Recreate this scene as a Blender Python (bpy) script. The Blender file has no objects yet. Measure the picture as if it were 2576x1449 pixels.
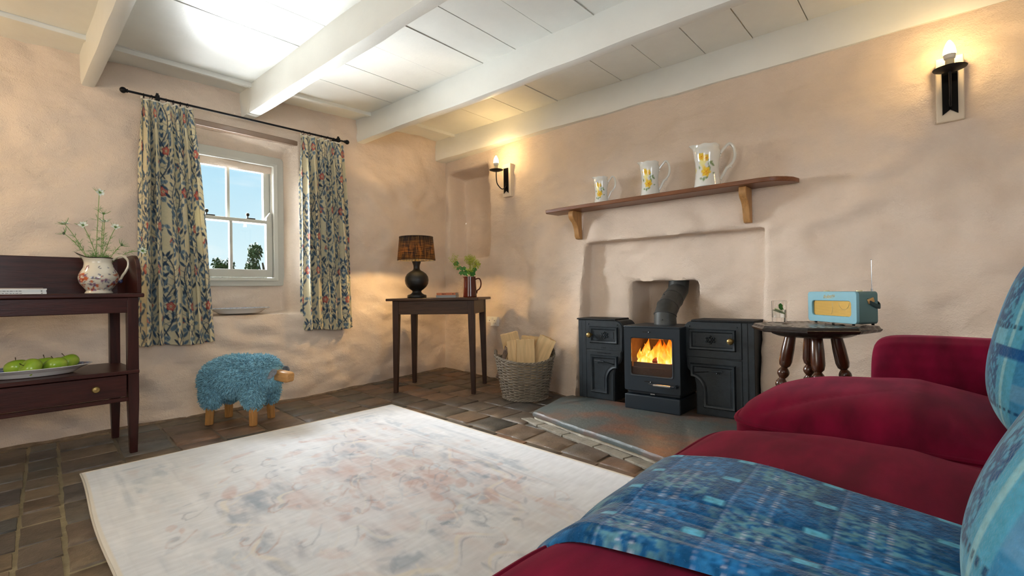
import bpy, bmesh, math, random
import numpy as np
from mathutils import Vector, Matrix, noise

PI = math.pi
sc = bpy.context.scene
COL = sc.collection
rnd = random.Random(7)

# ---------------------------------------------------------------- camera
F_PX, YAW, PITCH, ROLL, CAM_H = 1240.0, math.radians(41.0), math.radians(0.4), math.radians(-0.9), 0.80
cam = bpy.data.cameras.new('camera')
cam.sensor_fit = 'HORIZONTAL'; cam.sensor_width = 36.0; cam.lens = 36.0 * F_PX / 2576.0
cam.clip_start = 0.02; cam.clip_end = 500
cam_o = bpy.data.objects.new('camera', cam); COL.objects.link(cam_o)
Fv = Vector((math.cos(YAW)*math.cos(PITCH), math.sin(YAW)*math.cos(PITCH), math.sin(PITCH)))
R0 = Vector((math.sin(YAW), -math.cos(YAW), 0)); U0 = R0.cross(Fv)
Rv = R0*math.cos(ROLL) + U0*math.sin(ROLL); Uv = U0*math.cos(ROLL) - R0*math.sin(ROLL)
m3 = Matrix((Rv, Uv, -Fv)).transposed()
cam_o.matrix_world = Matrix.Translation((0, 0, CAM_H)) @ m3.to_4x4()
sc.camera = cam_o

# ---------------------------------------------------------------- view
vs = sc.view_settings
sc.display_settings.display_device = 'sRGB'
vs.view_transform = 'Standard'; vs.look = 'None'; vs.gamma = 1.0; vs.exposure = 0.33
try: vs.use_curve_mapping = False
except Exception: pass

# ---------------------------------------------------------------- colour helper
def lin(c):
    if isinstance(c, str):
        c = c.lstrip('#'); c = [int(c[i:i+2], 16)/255 for i in (0, 2, 4)]
    return tuple((x/12.92 if x <= .04045 else ((x+.055)/1.055)**2.4) for x in c[:3])
def rgba(c): return (*lin(c), 1.0)

# ---------------------------------------------------------------- sky
w = bpy.data.worlds.new('sky'); sc.world = w; w.use_nodes = True
nt = w.node_tree; N = nt.nodes; L = nt.links; N.clear()
tc = N.new('ShaderNodeTexCoord'); sep = N.new('ShaderNodeSeparateXYZ'); L.new(tc.outputs['Generated'], sep.inputs[0])
rmp = N.new('ShaderNodeValToRGB'); L.new(sep.outputs['Z'], rmp.inputs['Fac'])
els = rmp.color_ramp.elements
els[0].position = 0.0; els[0].color = rgba('#dcecf0')
els[1].position = 0.32; els[1].color = rgba('#93c4e4')
e = els.new(.08); e.color = rgba('#cbe5ec')
e = els.new(.20); e.color = rgba('#b2d9ea')
nz = N.new('ShaderNodeTexNoise'); nz.inputs['Scale'].default_value = 3.2; nz.inputs['Detail'].default_value = 7
mp = N.new('ShaderNodeMapping'); mp.inputs['Scale'].default_value = (1, 1, 4.5); mp.inputs['Location'].default_value = (.35, .1, .2)
L.new(tc.outputs['Generated'], mp.inputs[0]); L.new(mp.outputs[0], nz.inputs['Vector'])
cr = N.new('ShaderNodeValToRGB'); L.new(nz.outputs['Fac'], cr.inputs['Fac'])
cr.color_ramp.elements[0].position = .52; cr.color_ramp.elements[0].color = (0, 0, 0, 1)
cr.color_ramp.elements[1].position = .72; cr.color_ramp.elements[1].color = (.8, .8, .8, 1)
mx = N.new('ShaderNodeMix'); mx.data_type = 'RGBA'
L.new(cr.outputs[0], mx.inputs[0]); L.new(rmp.outputs[0], mx.inputs[6]); mx.inputs[7].default_value = rgba('#f2f3f1')
bg = N.new('ShaderNodeBackground'); bg.inputs['Strength'].default_value = 0.96
wo = N.new('ShaderNodeOutputWorld'); L.new(mx.outputs[2], bg.inputs[0]); L.new(bg.outputs[0], wo.inputs[0])

# ---------------------------------------------------------------- daylight and added fill
def lamp(name, kind, loc, energy, color, direction=None, **kw):
    l = bpy.data.lights.new(name, kind); l.energy = energy; l.color = color
    for k, v in kw.items(): setattr(l, k, v)
    o = bpy.data.objects.new(name, l); COL.objects.link(o); o.location = loc
    if direction: o.rotation_euler = Vector(direction).to_track_quat('-Z', 'Y').to_euler()
    return o
lamp('daylight', 'SUN', (1.2, 9, 6), 44.0, (0.90, 0.95, 1.0), (0.52, -1.0, -0.28), angle=math.radians(50))
lamp('high_sky_lamp', 'AREA', (1.0, 7.6, 4.4), 1500.0, (0.84, 0.92, 1.0), (0.08, -1.0, -0.80), shape='RECTANGLE', size=4.0, size_y=1.8)  # area lamp added outside, above the window's view, to strengthen the sky light
lamp('yard_bounce_lamp', 'AREA', (1.30, 6.9, -0.85), 5200.0, (0.93, 0.97, 1.0), (0.0, -0.35, 1.0), shape='RECTANGLE', size=4.6, size_y=4.0)  # area lamp added outside below sill level, standing in for assumed ground bounce
lamp('back_fill_lamp', 'AREA', (-0.35, -1.98, 1.40), 42.0, (0.90, 0.95, 1.0), (0.14, 1.0, -0.02), shape='RECTANGLE', size=1.6, size_y=1.2)  # fill added behind the camera; its window opening is made up
lamp('side_fill_lamp', 'AREA', (-2.28, 1.4, 1.40), 22.0, (1.0, 0.90, 0.78), (1.0, 0.1, -0.05), shape='RECTANGLE', size=1.5, size_y=1.1)  # warm fill added from the unseen left, through an opening made for it

# ---------------------------------------------------------------- materials
MATS = {}
def mat(name, base='#888888', rough=.5, metal=0., var=0., vscale=8., vstretch=(1, 1, 1), bump=0., bscale=60., bstretch=(1, 1, 1),
        attr=False, coat=0., spec=.5, emit=None, estr=0., sheen=0., trans=0., ior=1.45, bdist=.01, var2=None, bump2=0., b2scale=200.):
    if name in MATS: return MATS[name]
    m = bpy.data.materials.new(name); m.use_nodes = True; MATS[name] = m
    nt = m.node_tree; N = nt.nodes; L = nt.links; b = N['Principled BSDF']
    b.inputs['Roughness'].default_value = rough; b.inputs['Metallic'].default_value = metal
    b.inputs['Coat Weight'].default_value = coat; b.inputs['Coat Roughness'].default_value = .12
    b.inputs['Specular IOR Level'].default_value = spec; b.inputs['Sheen Weight'].default_value = sheen
    b.inputs['Sheen Roughness'].default_value = .4
    b.inputs['Transmission Weight'].default_value = trans; b.inputs['IOR'].default_value = ior
    tc = N.new('ShaderNodeTexCoord')
    src = None
    if attr:
        a = N.new('ShaderNodeAttribute'); a.attribute_name = 'Col'; src = a.outputs['Color']
    else:
        b.inputs['Base Color'].default_value = rgba(base)
    if var > 0:
        mp = N.new('ShaderNodeMapping'); mp.inputs['Scale'].default_value = vstretch; L.new(tc.outputs['Object'], mp.inputs[0])
        n = N.new('ShaderNodeTexNoise'); n.inputs['Scale'].default_value = vscale; n.inputs['Detail'].default_value = 6; n.inputs['Roughness'].default_value = .6
        L.new(mp.outputs[0], n.inputs['Vector'])
        r = N.new('ShaderNodeMapRange'); r.inputs[1].default_value = .3; r.inputs[2].default_value = .7
        L.new(n.outputs['Fac'], r.inputs[0])
        x = N.new('ShaderNodeMix'); x.data_type = 'RGBA'; x.blend_type = 'MIX'
        if var2 is not None:
            L.new(r.outputs[0], x.inputs[0])
            if src is not None: L.new(src, x.inputs[6])
            else: x.inputs[6].default_value = rgba(base)
            x.inputs[7].default_value = rgba(var2)
        else:
            x.blend_type = 'MULTIPLY'; x.inputs[0].default_value = 1.0
            if src is not None: L.new(src, x.inputs[6])
            else: x.inputs[6].default_value = rgba(base)
            r.inputs[3].default_value = 1 - var; r.inputs[4].default_value = 1 + var*.4
            L.new(r.outputs[0], x.inputs[7])
        src = x.outputs[2]
    if src is not None: L.new(src, b.inputs['Base Color'])
    prev = None
    for amt, scl, st in ((bump, bscale, bstretch), (bump2, b2scale, (1, 1, 1))):
        if amt > 0:
            mp = N.new('ShaderNodeMapping'); mp.inputs['Scale'].default_value = st; L.new(tc.outputs['Object'], mp.inputs[0])
            n = N.new('ShaderNodeTexNoise'); n.inputs['Scale'].default_value = scl; n.inputs['Detail'].default_value = 5
            L.new(mp.outputs[0], n.inputs['Vector'])
            bp = N.new('ShaderNodeBump'); bp.inputs['Strength'].default_value = amt; bp.inputs['Distance'].default_value = bdist
            L.new(n.outputs['Fac'], bp.inputs['Height'])
            if prev is not None: L.new(prev, bp.inputs['Normal'])
            prev = bp.outputs[0]
    if prev is not None: L.new(prev, b.inputs['Normal'])
    if emit:
        b.inputs['Emission Color'].default_value = rgba(emit); b.inputs['Emission Strength'].default_value = estr
    return m

def glass_mat(name, tint=(1, 1, 1), refl=.06):
    if name in MATS: return MATS[name]
    m = bpy.data.materials.new(name); m.use_nodes = True; MATS[name] = m
    nt = m.node_tree; N = nt.nodes; L = nt.links; N.remove(N['Principled BSDF'])
    t = N.new('ShaderNodeBsdfTransparent'); t.inputs[0].default_value = (*tint, 1)
    g = N.new('ShaderNodeBsdfGlossy'); g.inputs['Roughness'].default_value = .02
    f = N.new('ShaderNodeFresnel'); f.inputs[0].default_value = 1.45
    mth = N.new('ShaderNodeMath'); mth.operation = 'MULTIPLY'; mth.inputs[1].default_value = refl/.04*.5; L.new(f.outputs[0], mth.inputs[0])
    x = N.new('ShaderNodeMixShader'); L.new(mth.outputs[0], x.inputs[0]); L.new(t.outputs[0], x.inputs[1]); L.new(g.outputs[0], x.inputs[2])
    L.new(x.outputs[0], N['Material Output'].inputs[0])
    return m

# ---------------------------------------------------------------- mesh builder
def rotm(rx=0, ry=0, rz=0):
    return Matrix.Rotation(rz, 4, 'Z') @ Matrix.Rotation(ry, 4, 'Y') @ Matrix.Rotation(rx, 4, 'X')
class MB:
    def __init__(s): s.v = []; s.f = []; s.c = []; s.col = None
    def add(s, vs, fs, col=None):
        o = len(s.v); s.v += [tuple(p) for p in vs]; s.f += [tuple(i+o for i in f) for f in fs]
        if col is not None or s.c:
            while len(s.c) < o: s.c.append((1, 1, 1))
            s.c += [col or (1, 1, 1)]*len(vs)
        return s
    def box(s, c, d, M=None, taper=None, col=None):
        x, y, z = (k/2 for k in d); tx, ty = taper or (1, 1)
        vs = [Vector((sx*x*(tx if sz < 0 else 1), sy*y*(ty if sz < 0 else 1), sz*z)) for sz in (-1, 1) for sy in (-1, 1) for sx in (-1, 1)]
        if M is not None: vs = [M @ p for p in vs]
        vs = [p + Vector(c) for p in vs]
        return s.add(vs, [(0, 2, 3, 1), (4, 5, 7, 6), (0, 1, 5, 4), (2, 6, 7, 3), (0, 4, 6, 2), (1, 3, 7, 5)], col)
    def b2(s, x0, x1, y0, y1, z0, z1, col=None):
        return s.box(((x0+x1)/2, (y0+y1)/2, (z0+z1)/2), (x1-x0, y1-y0, z1-z0), col=col)
    def tube(s, pts, r, n=10, closed=False, col=None, cap=True):
        pts = [Vector(p) for p in pts]; k = len(pts)
        rs = r if isinstance(r, (list, tuple)) else [r]*k
        vs = []; up = None
        for i, p in enumerate(pts):
            if closed: t = (pts[(i+1) % k]-pts[i-1])
            else: t = pts[min(i+1, k-1)]-pts[max(i-1, 0)]
            t.normalize()
            if up is None:
                up = t.cross(Vector((0, 0, 1)));
                if up.length < .1: up = t.cross(Vector((1, 0, 0)))
                up.normalize()
            up = (up - t*up.dot(t)); up.normalize(); q = t.cross(up)
            for j in range(n):
                a = 2*PI*j/n; vs.append(p + (up*math.cos(a)+q*math.sin(a))*rs[i])
        fs = []
        for i in range(k if closed else k-1):
            for j in range(n):
                a, b = i*n+j, i*n+(j+1) % n; c, d = ((i+1) % k)*n+(j+1) % n, ((i+1) % k)*n+j
                fs.append((a, d, c, b)[::-1] if False else (a, b, c, d))
        if cap and not closed:
            fs.append(tuple(range(n))[::-1]); fs.append(tuple((k-1)*n+j for j in range(n)))
        return s.add(vs, fs, col)
    def lathe(s, prof, c=(0, 0, 0), n=32, M=None, col=None, capb=True, capt=False):
        vs = []
        for r, z in prof:
            for j in range(n):
                a = 2*PI*j/n; vs.append(Vector((r*math.cos(a), r*math.sin(a), z)))
        if M is not None: vs = [M @ p for p in vs]
        vs = [p + Vector(c) for p in vs]; fs = []
        for i in range(len(prof)-1):
            for j in range(n): fs.append((i*n+j, i*n+(j+1) % n, (i+1)*n+(j+1) % n, (i+1)*n+j))
        if capb: fs.append(tuple(range(n))[::-1])
        if capt: fs.append(tuple((len(prof)-1)*n+j for j in range(n)))
        return s.add(vs, fs, col)
    def ball(s, c, r, n=14, M=None, col=None):
        r = r if isinstance(r, (tuple, list)) else (r, r, r); prof = [(math.sin(PI*i/n), -math.cos(PI*i/n)) for i in range(n+1)]
        prof[0] = (.001, -1); prof[-1] = (.001, 1)
        S = Matrix.Diagonal((*r, 1)); MM = (M @ S) if M is not None else S
        return s.lathe(prof, c, n*2 if n < 12 else 24, MM, col, True, True)
    def prism(s, poly, y0, y1, col=None):   # polygon in x-z, extruded along y
        n = len(poly); vs = [(x, y0, z) for x, z in poly]+[(x, y1, z) for x, z in poly]
        fs = [tuple(range(n)), tuple(range(n, 2*n))[::-1]]+[(i, i+n, (i+1) % n+n, (i+1) % n) for i in range(n)]
        return s.add(vs, fs, col)
    def ring(s, outer, inner, y0, y1, y0i=None, col=None):  # frame between two loops (x,z), y0 front y1 back
        n = len(outer); y0i = y0 if y0i is None else y0i
        vs = [(x, y0, z) for x, z in outer]+[(x, y0i, z) for x, z in inner]+[(x, y1, z) for x, z in outer]+[(x, y1, z) for x, z in inner]
        fs = []
        for i in range(n):
            j = (i+1) % n
            fs += [(i, j, n+j, n+i), (2*n+j, 2*n+i, 3*n+i, 3*n+j), (j, i, 2*n+i, 2*n+j), (n+i, n+j, 3*n+j, 3*n+i)]
        return s.add(vs, fs, col)
    def xform(s, M): s.v = [tuple(M @ Vector(p)) for p in s.v]; return s
    def build(s, name, m, parent=None, smooth=True, bevel=0., seg=2, subsurf=0, angle=35, loc=None, weld=False):
        me = bpy.data.meshes.new(name); me.from_pydata(s.v, [], s.f); me.validate(clean_customdata=False)
        bm = bmesh.new(); bm.from_mesh(me)
        if weld: bmesh.ops.remove_doubles(bm, verts=bm.verts, dist=1e-4)
        bmesh.ops.recalc_face_normals(bm, faces=bm.faces); bm.to_mesh(me); bm.free()
        if s.c and not weld:
            while len(s.c) < len(s.v): s.c.append((1, 1, 1))
            a = me.color_attributes.new('Col', 'FLOAT_COLOR', 'POINT')
            arr = np.ones((len(s.c), 4), np.float32); arr[:, :3] = np.array(s.c); a.data.foreach_set('color', arr.ravel())
        return link(name, me, m, parent, smooth, bevel, seg, subsurf, angle, loc)
def link(name, me, m, parent=None, smooth=True, bevel=0., seg=2, subsurf=0, angle=35, loc=None):
    o = bpy.data.objects.new(name, me); COL.objects.link(o)
    if m is not None: me.materials.append(m)
    if loc is not None: o.location = loc
    if parent is not None: o.parent = parent
    if smooth:
        me.polygons.foreach_set('use_smooth', [True]*len(me.polygons))
        if not subsurf: sharp(me, angle)
    if bevel > 0:
        b = o.modifiers.new('bevel', 'BEVEL'); b.width = bevel; b.segments = seg; b.limit_method = 'ANGLE'; b.angle_limit = math.radians(40)
        if smooth: b.harden_normals = False
    if subsurf:
        q = o.modifiers.new('sub', 'SUBSURF'); q.levels = subsurf; q.render_levels = subsurf
    return o
def sharp(me, angle):
    try: me.set_sharp_from_angle(angle=math.radians(angle))
    except Exception: pass
def grid_mesh(name, P, m, parent=None, C=None, closed_u=False, smooth=True, angle=60, flip=False):
    """P: (rows, cols, 3) array -> quad mesh, optional colours C (rows, cols, 3) linear"""
    h, wd = P.shape[:2]; idx = np.arange(h*wd).reshape(h, wd)
    if closed_u:
        a = idx[:-1]; b = np.roll(idx, -1, 1)[:-1]; c = np.roll(idx, -1, 1)[1:]; d = idx[1:]
    else: a = idx[:-1, :-1]; b = idx[:-1, 1:]; c = idx[1:, 1:]; d = idx[1:, :-1]
    q = np.stack([a, b, c, d], -1).reshape(-1, 4)
    if flip: q = q[:, ::-1]
    me = bpy.data.meshes.new(name); me.vertices.add(h*wd); me.vertices.foreach_set('co', P.astype(np.float32).ravel())
    me.loops.add(q.size); me.loops.foreach_set('vertex_index', q.ravel().astype(np.int32))
    me.polygons.add(len(q)); me.polygons.foreach_set('loop_start', np.arange(0, q.size, 4, dtype=np.int32))
    me.update(calc_edges=True)
    if C is not None:
        at = me.color_attributes.new('Col', 'FLOAT_COLOR', 'POINT'); arr = np.ones((h*wd, 4), np.float32); arr[:, :3] = C.reshape(-1, 3)
        at.data.foreach_set('color', arr.ravel())
    return link(name, me, m, parent, smooth, angle=angle)

def rr(x0, x1, z0, z1, r, n=5):
    out = []
    for cx, cz, a0 in ((x1-r, z1-r, 0), (x0+r, z1-r, PI/2), (x0+r, z0+r, PI), (x1-r, z0+r, 3*PI/2)):
        for i in range(n+1):
            a = a0+PI/2*i/n; out.append((cx+r*math.cos(a), cz+r*math.sin(a)))
    return out
def inset(poly, d):
    n = len(poly); ar = sum(poly[i][0]*poly[(i+1) % n][1]-poly[(i+1) % n][0]*poly[i][1] for i in range(n)); sg = 1 if ar > 0 else -1
    out = []
    for i in range(n):
        p0, p1, p2 = (Vector(poly[i-1]), Vector(poly[i]), Vector(poly[(i+1) % n]))
        e1 = (p1-p0).normalized(); e2 = (p2-p1).normalized()
        n1 = Vector((-e1.y, e1.x))*sg; n2 = Vector((-e2.y, e2.x))*sg; b = (n1+n2); b.normalize()
        out.append(tuple(p1 + b*(d/max(.35, b.dot(n1)))))
    return out

# ---------------------------------------------------------------- things
def thing(name, label, cat, loc=(0, 0, 0), rz=0., group=None):
    o = bpy.data.objects.new(name, None); COL.objects.link(o); o.location = loc; o.rotation_euler = (0, 0, rz)
    o.empty_display_size = .05
    o['label'] = label; o['category'] = cat
    if group: o['group'] = group
    return o
def tag(o, label, cat, group=None, kind=None):
    o['label'] = label; o['category'] = cat
    if group: o['group'] = group
    if kind: o['kind'] = kind
    return o
def struct(o): o['kind'] = 'structure'; return o
def copy_thing(r, name=None):
    c = r.copy(); COL.objects.link(c)
    for ch in r.children:
        d = ch.copy(); COL.objects.link(d); d.parent = c
        for g in ch.children:
            k = g.copy(); COL.objects.link(k); k.parent = d
    return c

# ---------------------------------------------------------------- painting (numpy)
def vnoise(h, wd, cells_y, cells_x, seed, octaves=4, pers=.55):
    rg = np.random.default_rng(seed); out = np.zeros((h, wd)); amp = 1; tot = 0
    for o in range(octaves):
        ny, nx = max(2, int(cells_y*2**o))+2, max(2, int(cells_x*2**o))+2
        g = rg.random((ny, nx)); y = np.linspace(0, ny-2.001, h); x = np.linspace(0, nx-2.001, wd)
        yi = y.astype(int); xi = x.astype(int); fy = (y-yi)[:, None]; fx = (x-xi)[None]
        fy = fy*fy*(3-2*fy); fx = fx*fx*(3-2*fx)
        v = (g[yi][:, xi]*(1-fy)*(1-fx)+g[yi+1][:, xi]*fy*(1-fx)+g[yi][:, xi+1]*(1-fy)*fx+g[yi+1][:, xi+1]*fy*fx)
        out += v*amp; tot += amp; amp *= pers
    return out/tot
class Canvas:
    def __init__(s, W, H, res, base):
        s.W, s.H, s.res = W, H, res; s.nx, s.ny = int(W/res)+1, int(H/res)+1
        s.x = np.linspace(0, W, s.nx); s.y = np.linspace(0, H, s.ny)
        s.a = np.empty((s.ny, s.nx, 3)); s.a[:] = lin(base)
    def win(s, cx, cy, R):
        i0, i1 = max(0, int((cx-R)/s.W*(s.nx-1))), min(s.nx, int((cx+R)/s.W*(s.nx-1))+2)
        j0, j1 = max(0, int((cy-R)/s.H*(s.ny-1))), min(s.ny, int((cy+R)/s.H*(s.ny-1))+2)
        return i0, i1, j0, j1
    def put(s, i0, i1, j0, j1, mask, col, al=1.):
        k = (mask*al)[..., None]; s.a[j0:j1, i0:i1] = s.a[j0:j1, i0:i1]*(1-k)+np.array(lin(col))*k
    def leaf(s, cx, cy, ln, wd, ang, col, al=1., tip=1.):
        i0, i1, j0, j1 = s.win(cx, cy, ln)
        if i1 <= i0 or j1 <= j0: return
        X, Y = np.meshgrid(s.x[i0:i1]-cx, s.y[j0:j1]-cy); u = (X*math.cos(ang)+Y*math.sin(ang))/(ln/2); v = (-X*math.sin(ang)+Y*math.cos(ang))
        hw = wd/2*np.clip(1-u*u, 0, 1)**tip*(1-.25*u)
        m = np.clip((hw-np.abs(v))/s.res+.5, 0, 1)*(np.abs(u) < 1)
        s.put(i0, i1, j0, j1, m, col, al)
    def disc(s, cx, cy, r, col, al=1., pet=0, amp=0., ph=0., r2=0.):
        i0, i1, j0, j1 = s.win(cx, cy, r*1.3)
        if i1 <= i0 or j1 <= j0: return
        X, Y = np.meshgrid(s.x[i0:i1]-cx, s.y[j0:j1]-cy); d = np.hypot(X, Y); a = np.arctan2(Y, X)
        R = r*(1+amp*np.cos(pet*a+ph)) if pet else r
        m = np.clip((R-d)/s.res+.5, 0, 1)
        if r2: m *= np.clip((d-r2)/s.res+.5, 0, 1)
        s.put(i0, i1, j0, j1, m, col, al)
    def line(s, pts, wd, col, al=1.):
        for (x0, y0), (x1, y1) in zip(pts[:-1], pts[1:]):
            cx, cy = (x0+x1)/2, (y0+y1)/2; R = math.hypot(x1-x0, y1-y0)/2+wd+s.res
            i0, i1, j0, j1 = s.win(cx, cy, R)
            if i1 <= i0 or j1 <= j0: continue
            X, Y = np.meshgrid(s.x[i0:i1], s.y[j0:j1]); dx, dy = x1-x0, y1-y0; t = np.clip(((X-x0)*dx+(Y-y0)*dy)/(dx*dx+dy*dy+1e-12), 0, 1)
            d = np.hypot(X-x0-t*dx, Y-y0-t*dy); s.put(i0, i1, j0, j1, np.clip((wd/2-d)/s.res+.5, 0, 1), col, al)
    def rect(s, x0, x1, y0, y1, col, al=1.):
        i0, i1 = max(0, int(round(x0/s.W*(s.nx-1)))), min(s.nx, int(round(x1/s.W*(s.nx-1)))+1)
        j0, j1 = max(0, int(round(y0/s.H*(s.ny-1)))), min(s.ny, int(round(y1/s.H*(s.ny-1)))+1)
        if i1 > i0 and j1 > j0: s.put(i0, i1, j0, j1, np.ones((j1-j0, i1-i0)), col, al)
    def blend(s, mask, col):
        k = np.clip(mask, 0, 1)[..., None]; s.a = s.a*(1-k)+np.array(lin(col))*k
    def sample(s, U, V):   # U,V in metres
        i = np.clip((U/s.W*(s.nx-1)), 0, s.nx-1.001); j = np.clip((V/s.H*(s.ny-1)), 0, s.ny-1.001)
        ii = i.astype(int); jj = j.astype(int); fi = (i-ii)[..., None]; fj = (j-jj)[..., None]; A = s.a
        return A[jj, ii]*(1-fi)*(1-fj)+A[jj, ii+1]*fi*(1-fj)+A[jj+1, ii]*(1-fi)*fj+A[jj+1, ii+1]*fi*fj

# ================================================================ the room
def interp(x, pts):
    if x <= pts[0][0]: return pts[0][1]
    for (a, b), (c, d) in zip(pts[:-1], pts[1:]):
        if x <= c:
            t = (x-a)/(c-a); t = t*t*(3-2*t) if False else t
            return b+(d-b)*t
    return pts[-1][1]
CZ = 2.36
WB = [(-2.4, 3.74), (.19, 3.78), (.8, 3.80), (1.8, 3.75), (2.4, 3.82), (3.49, 3.99), (4.2, 4.05)]
WT = [(-2.4, 4.20), (.25, 4.15), (.7, 4.10), (1.5, 4.01), (2.3, 3.92), (3.4, 3.87), (4.2, 3.85)]
def win_y(x, z): b, t = interp(x, WB), interp(x, WT); return b+(t-b)*z/CZ
FB = [(-2.2, 2.98), (1.95, 2.985), (2.13, 3.06), (2.4, 3.17), (2.82, 3.28), (3.2, 3.34), (4.0, 3.49), (4.3, 3.54)]
FT = [(-2.2, 3.385), (2.6, 3.385), (4.3, 3.45)]
def fire_x(y, z): b, t = interp(y, FB), interp(y, FT); return b+(t-b)*z/CZ

def plaster_disp(p, k=1.):
    q = Vector(p)
    a = noise.noise(Vector((q.x*1.3, q.y*1.3, q.z*1.5)))*.030
    st = Vector((q.x*4.2, q.y*4.2, q.z*8.5+q.x*2+q.y*2))
    b = (abs(noise.noise(st))-.25)*-.040+(abs(noise.noise(Vector((q.x*2.1+9, q.y*2.1, q.z*2.6))))-.2)*-.030
    c = noise.fractal(Vector((q.x*13, q.y*13, q.z*22)), .9, 2.1, 3)*.0085
    return (a+b+c)*k
plaster = mat('plaster', '#e0cebc', .72, var=.10, vscale=2.2, bump=.55, bscale=17, bstretch=(1, 1, 1.5), bump2=.35, b2scale=150, bdist=.014, spec=.35)
plaster_in = plaster

def frange(a, b, st):
    n = max(1, int(round((b-a)/st))); return [a+(b-a)*i/n for i in range(n+1)]
def lines(a, b, st, cuts):
    ks = sorted(set([a, b]+[c for c in cuts if a < c < b])); out = []
    for p, q in zip(ks[:-1], ks[1:]): out += frange(p, q, st)[:-1]
    return out+[b]
class Wall:
    def __init__(s): s.bm = bmesh.new(); s.cache = {}
    def vert(s, p):
        k = (round(p[0], 4), round(p[1], 4), round(p[2], 4))
        v = s.cache.get(k)
        if v is None: v = s.bm.verts.new(p); s.cache[k] = v
        return v
    def quad(s, *ps):
        vs = []
        for p in ps:
            v = s.vert(p)
            if v not in vs: vs.append(v)
        if len(vs) > 2:
            try: s.bm.faces.new(vs)
            except ValueError: pass
    def patch(s, S, Z, fn, holes=()):
        for i in range(len(S)-1):
            for j in range(len(Z)-1):
                cs, cz = (S[i]+S[i+1])/2, (Z[j]+Z[j+1])/2
                if any(a < cs < b and c < cz < d for a, b, c, d in holes): continue
                s.quad(fn(S[i], Z[j]), fn(S[i+1], Z[j]), fn(S[i+1], Z[j+1]), fn(S[i], Z[j+1]))
    def reveal(s, outer, inner, n):
        for (a, b), (c, d) in zip(zip(outer[:-1], outer[1:]), zip(inner[:-1], inner[1:])):
            for k in range(n):
                t0, t1 = k/n, (k+1)/n; L_ = lambda p, q, t: tuple(Vector(p).lerp(Vector(q), t))
                s.quad(L_(a, c, t0), L_(b, d, t0), L_(b, d, t1), L_(a, c, t1))
    def finish(s, name, m, axis, k=1., smooth=2, bias=None):
        bm = s.bm; bm.normal_update()
        hard = set()
        for e_ in bm.edges:
            if len(e_.link_faces) == 2 and e_.calc_face_angle(0) > .6:
                for v in e_.verts: hard.add(v)
        near = set(hard)
        for _ in range(1):
            for v in list(near):
                for e_ in v.link_edges: near.add(e_.other_vert(v))
        near = [v for v in near if not any(len(e_.link_faces) < 2 for e_ in v.link_edges)]
        for _ in range(smooth): bmesh.ops.smooth_vert(bm, verts=near, factor=.5, use_axis_x=True, use_axis_y=True, use_axis_z=True)
        for v in bm.verts:
            if any(len(e_.link_faces) < 2 for e_ in v.link_edges) and v.co.z > .02: continue
            d = plaster_disp(v.co, k)*(1-.75*max(0, min(1, (v.co.z-1.95)/.2)) if axis == 0 else 1); n = noise.noise_vector(v.co*5.5)*.005
            v.co += n
            v.co[axis] += d
        bmesh.ops.recalc_face_normals(bm, faces=bm.faces)
        me = bpy.data.meshes.new(name); bm.to_mesh(me); bm.free()
        return struct(link(name, me, m, angle=80))
def edge_pts(S, Z, a, b, c, d, fn, bottom=True):
    """open/closed loop of grid points round rect a..b x c..d : up left side, along top, down right, (bottom)"""
    ss = [x for x in S if a-1e-6 <= x <= b+1e-6]; zz = [z for z in Z if c-1e-6 <= z <= d+1e-6]
    par = [(a, z) for z in zz]+[(x, d) for x in ss[1:]]+[(b, z) for z in zz[::-1][1:]]
    if bottom: par += [(x, c) for x in ss[::-1][1:]]
    return par

# ---- window wall
OX0, OX1, OZ0, OZ1 = 0.98, 1.90, .655, 2.055       # opening at the wall face
WY = 4.13                                           # plane of the window board
W = Wall(); ST = .03
S = lines(-2.4, 3.56, ST, [OX0, OX1]); Z = lines(-.02, CZ+.02, ST, [OZ0, OZ1])
fo = lambda s_, z_: (s_, win_y(s_, z_), z_)
W.patch(S, Z, fo, [(OX0, OX1, OZ0, OZ1)])
par = edge_pts(S, Z, OX0, OX1, OZ0, OZ1, fo)
def win_in(s_, z_):
    u = (s_-OX0)/(OX1-OX0); v = (z_-OZ0)/(OZ1-OZ0)
    return (1.03+(1.835-1.03)*u, WY, .665+(1.925-.665)*v)
W.reveal([fo(*p) for p in par], [win_in(*p) for p in par], 10)
SI = [x for x in S if OX0-1e-6 <= x <= OX1+1e-6]; ZI = [z for z in Z if OZ0-1e-6 <= z <= OZ1+1e-6]
W.patch(SI, ZI, win_in, [(1.06, 1.815, .905, 1.895)])
W.finish('wall_window_side', plaster, 1)

# ---- fireplace wall (depth grows along +x)
RY0, RY1, RZ = .782, 2.035, 1.160       # chimney recess
RD = .155                               # its depth
FY0, FY1, FZ = 1.215, 1.70, .858         # fire opening
NY0, NY1, NZ0, NZ1 = 3.235, 3.87, 1.135, 2.03
W = Wall()
S = lines(-2.2, 4.10, ST, [RY0, RY1, FY0, FY1, NY0, NY1]); Z = lines(-.02, CZ+.02, ST, [RZ, FZ, NZ0, NZ1])
fo = lambda s_, z_: (fire_x(s_, z_), s_, z_)
W.patch(S, Z, fo, [(RY0, RY1, -1, RZ), (NY0, NY1, NZ0, NZ1)])
fi = lambda s_, z_: (3.235+.07*z_/1.16, s_, z_)
par = edge_pts(S, Z, RY0, RY1, Z[0], RZ, fo, False)
def rec_in(s_, z_): return fi(s_, z_)
W.reveal([fo(*p) for p in par], [rec_in(*p) for p in par], 5)
SI = [x for x in S if RY0-1e-6 <= x <= RY1+1e-6]; ZI = [z for z in Z if z <= RZ+1e-6]
W.patch(SI, ZI, fi, [(FY0, FY1, -1, FZ)])
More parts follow.
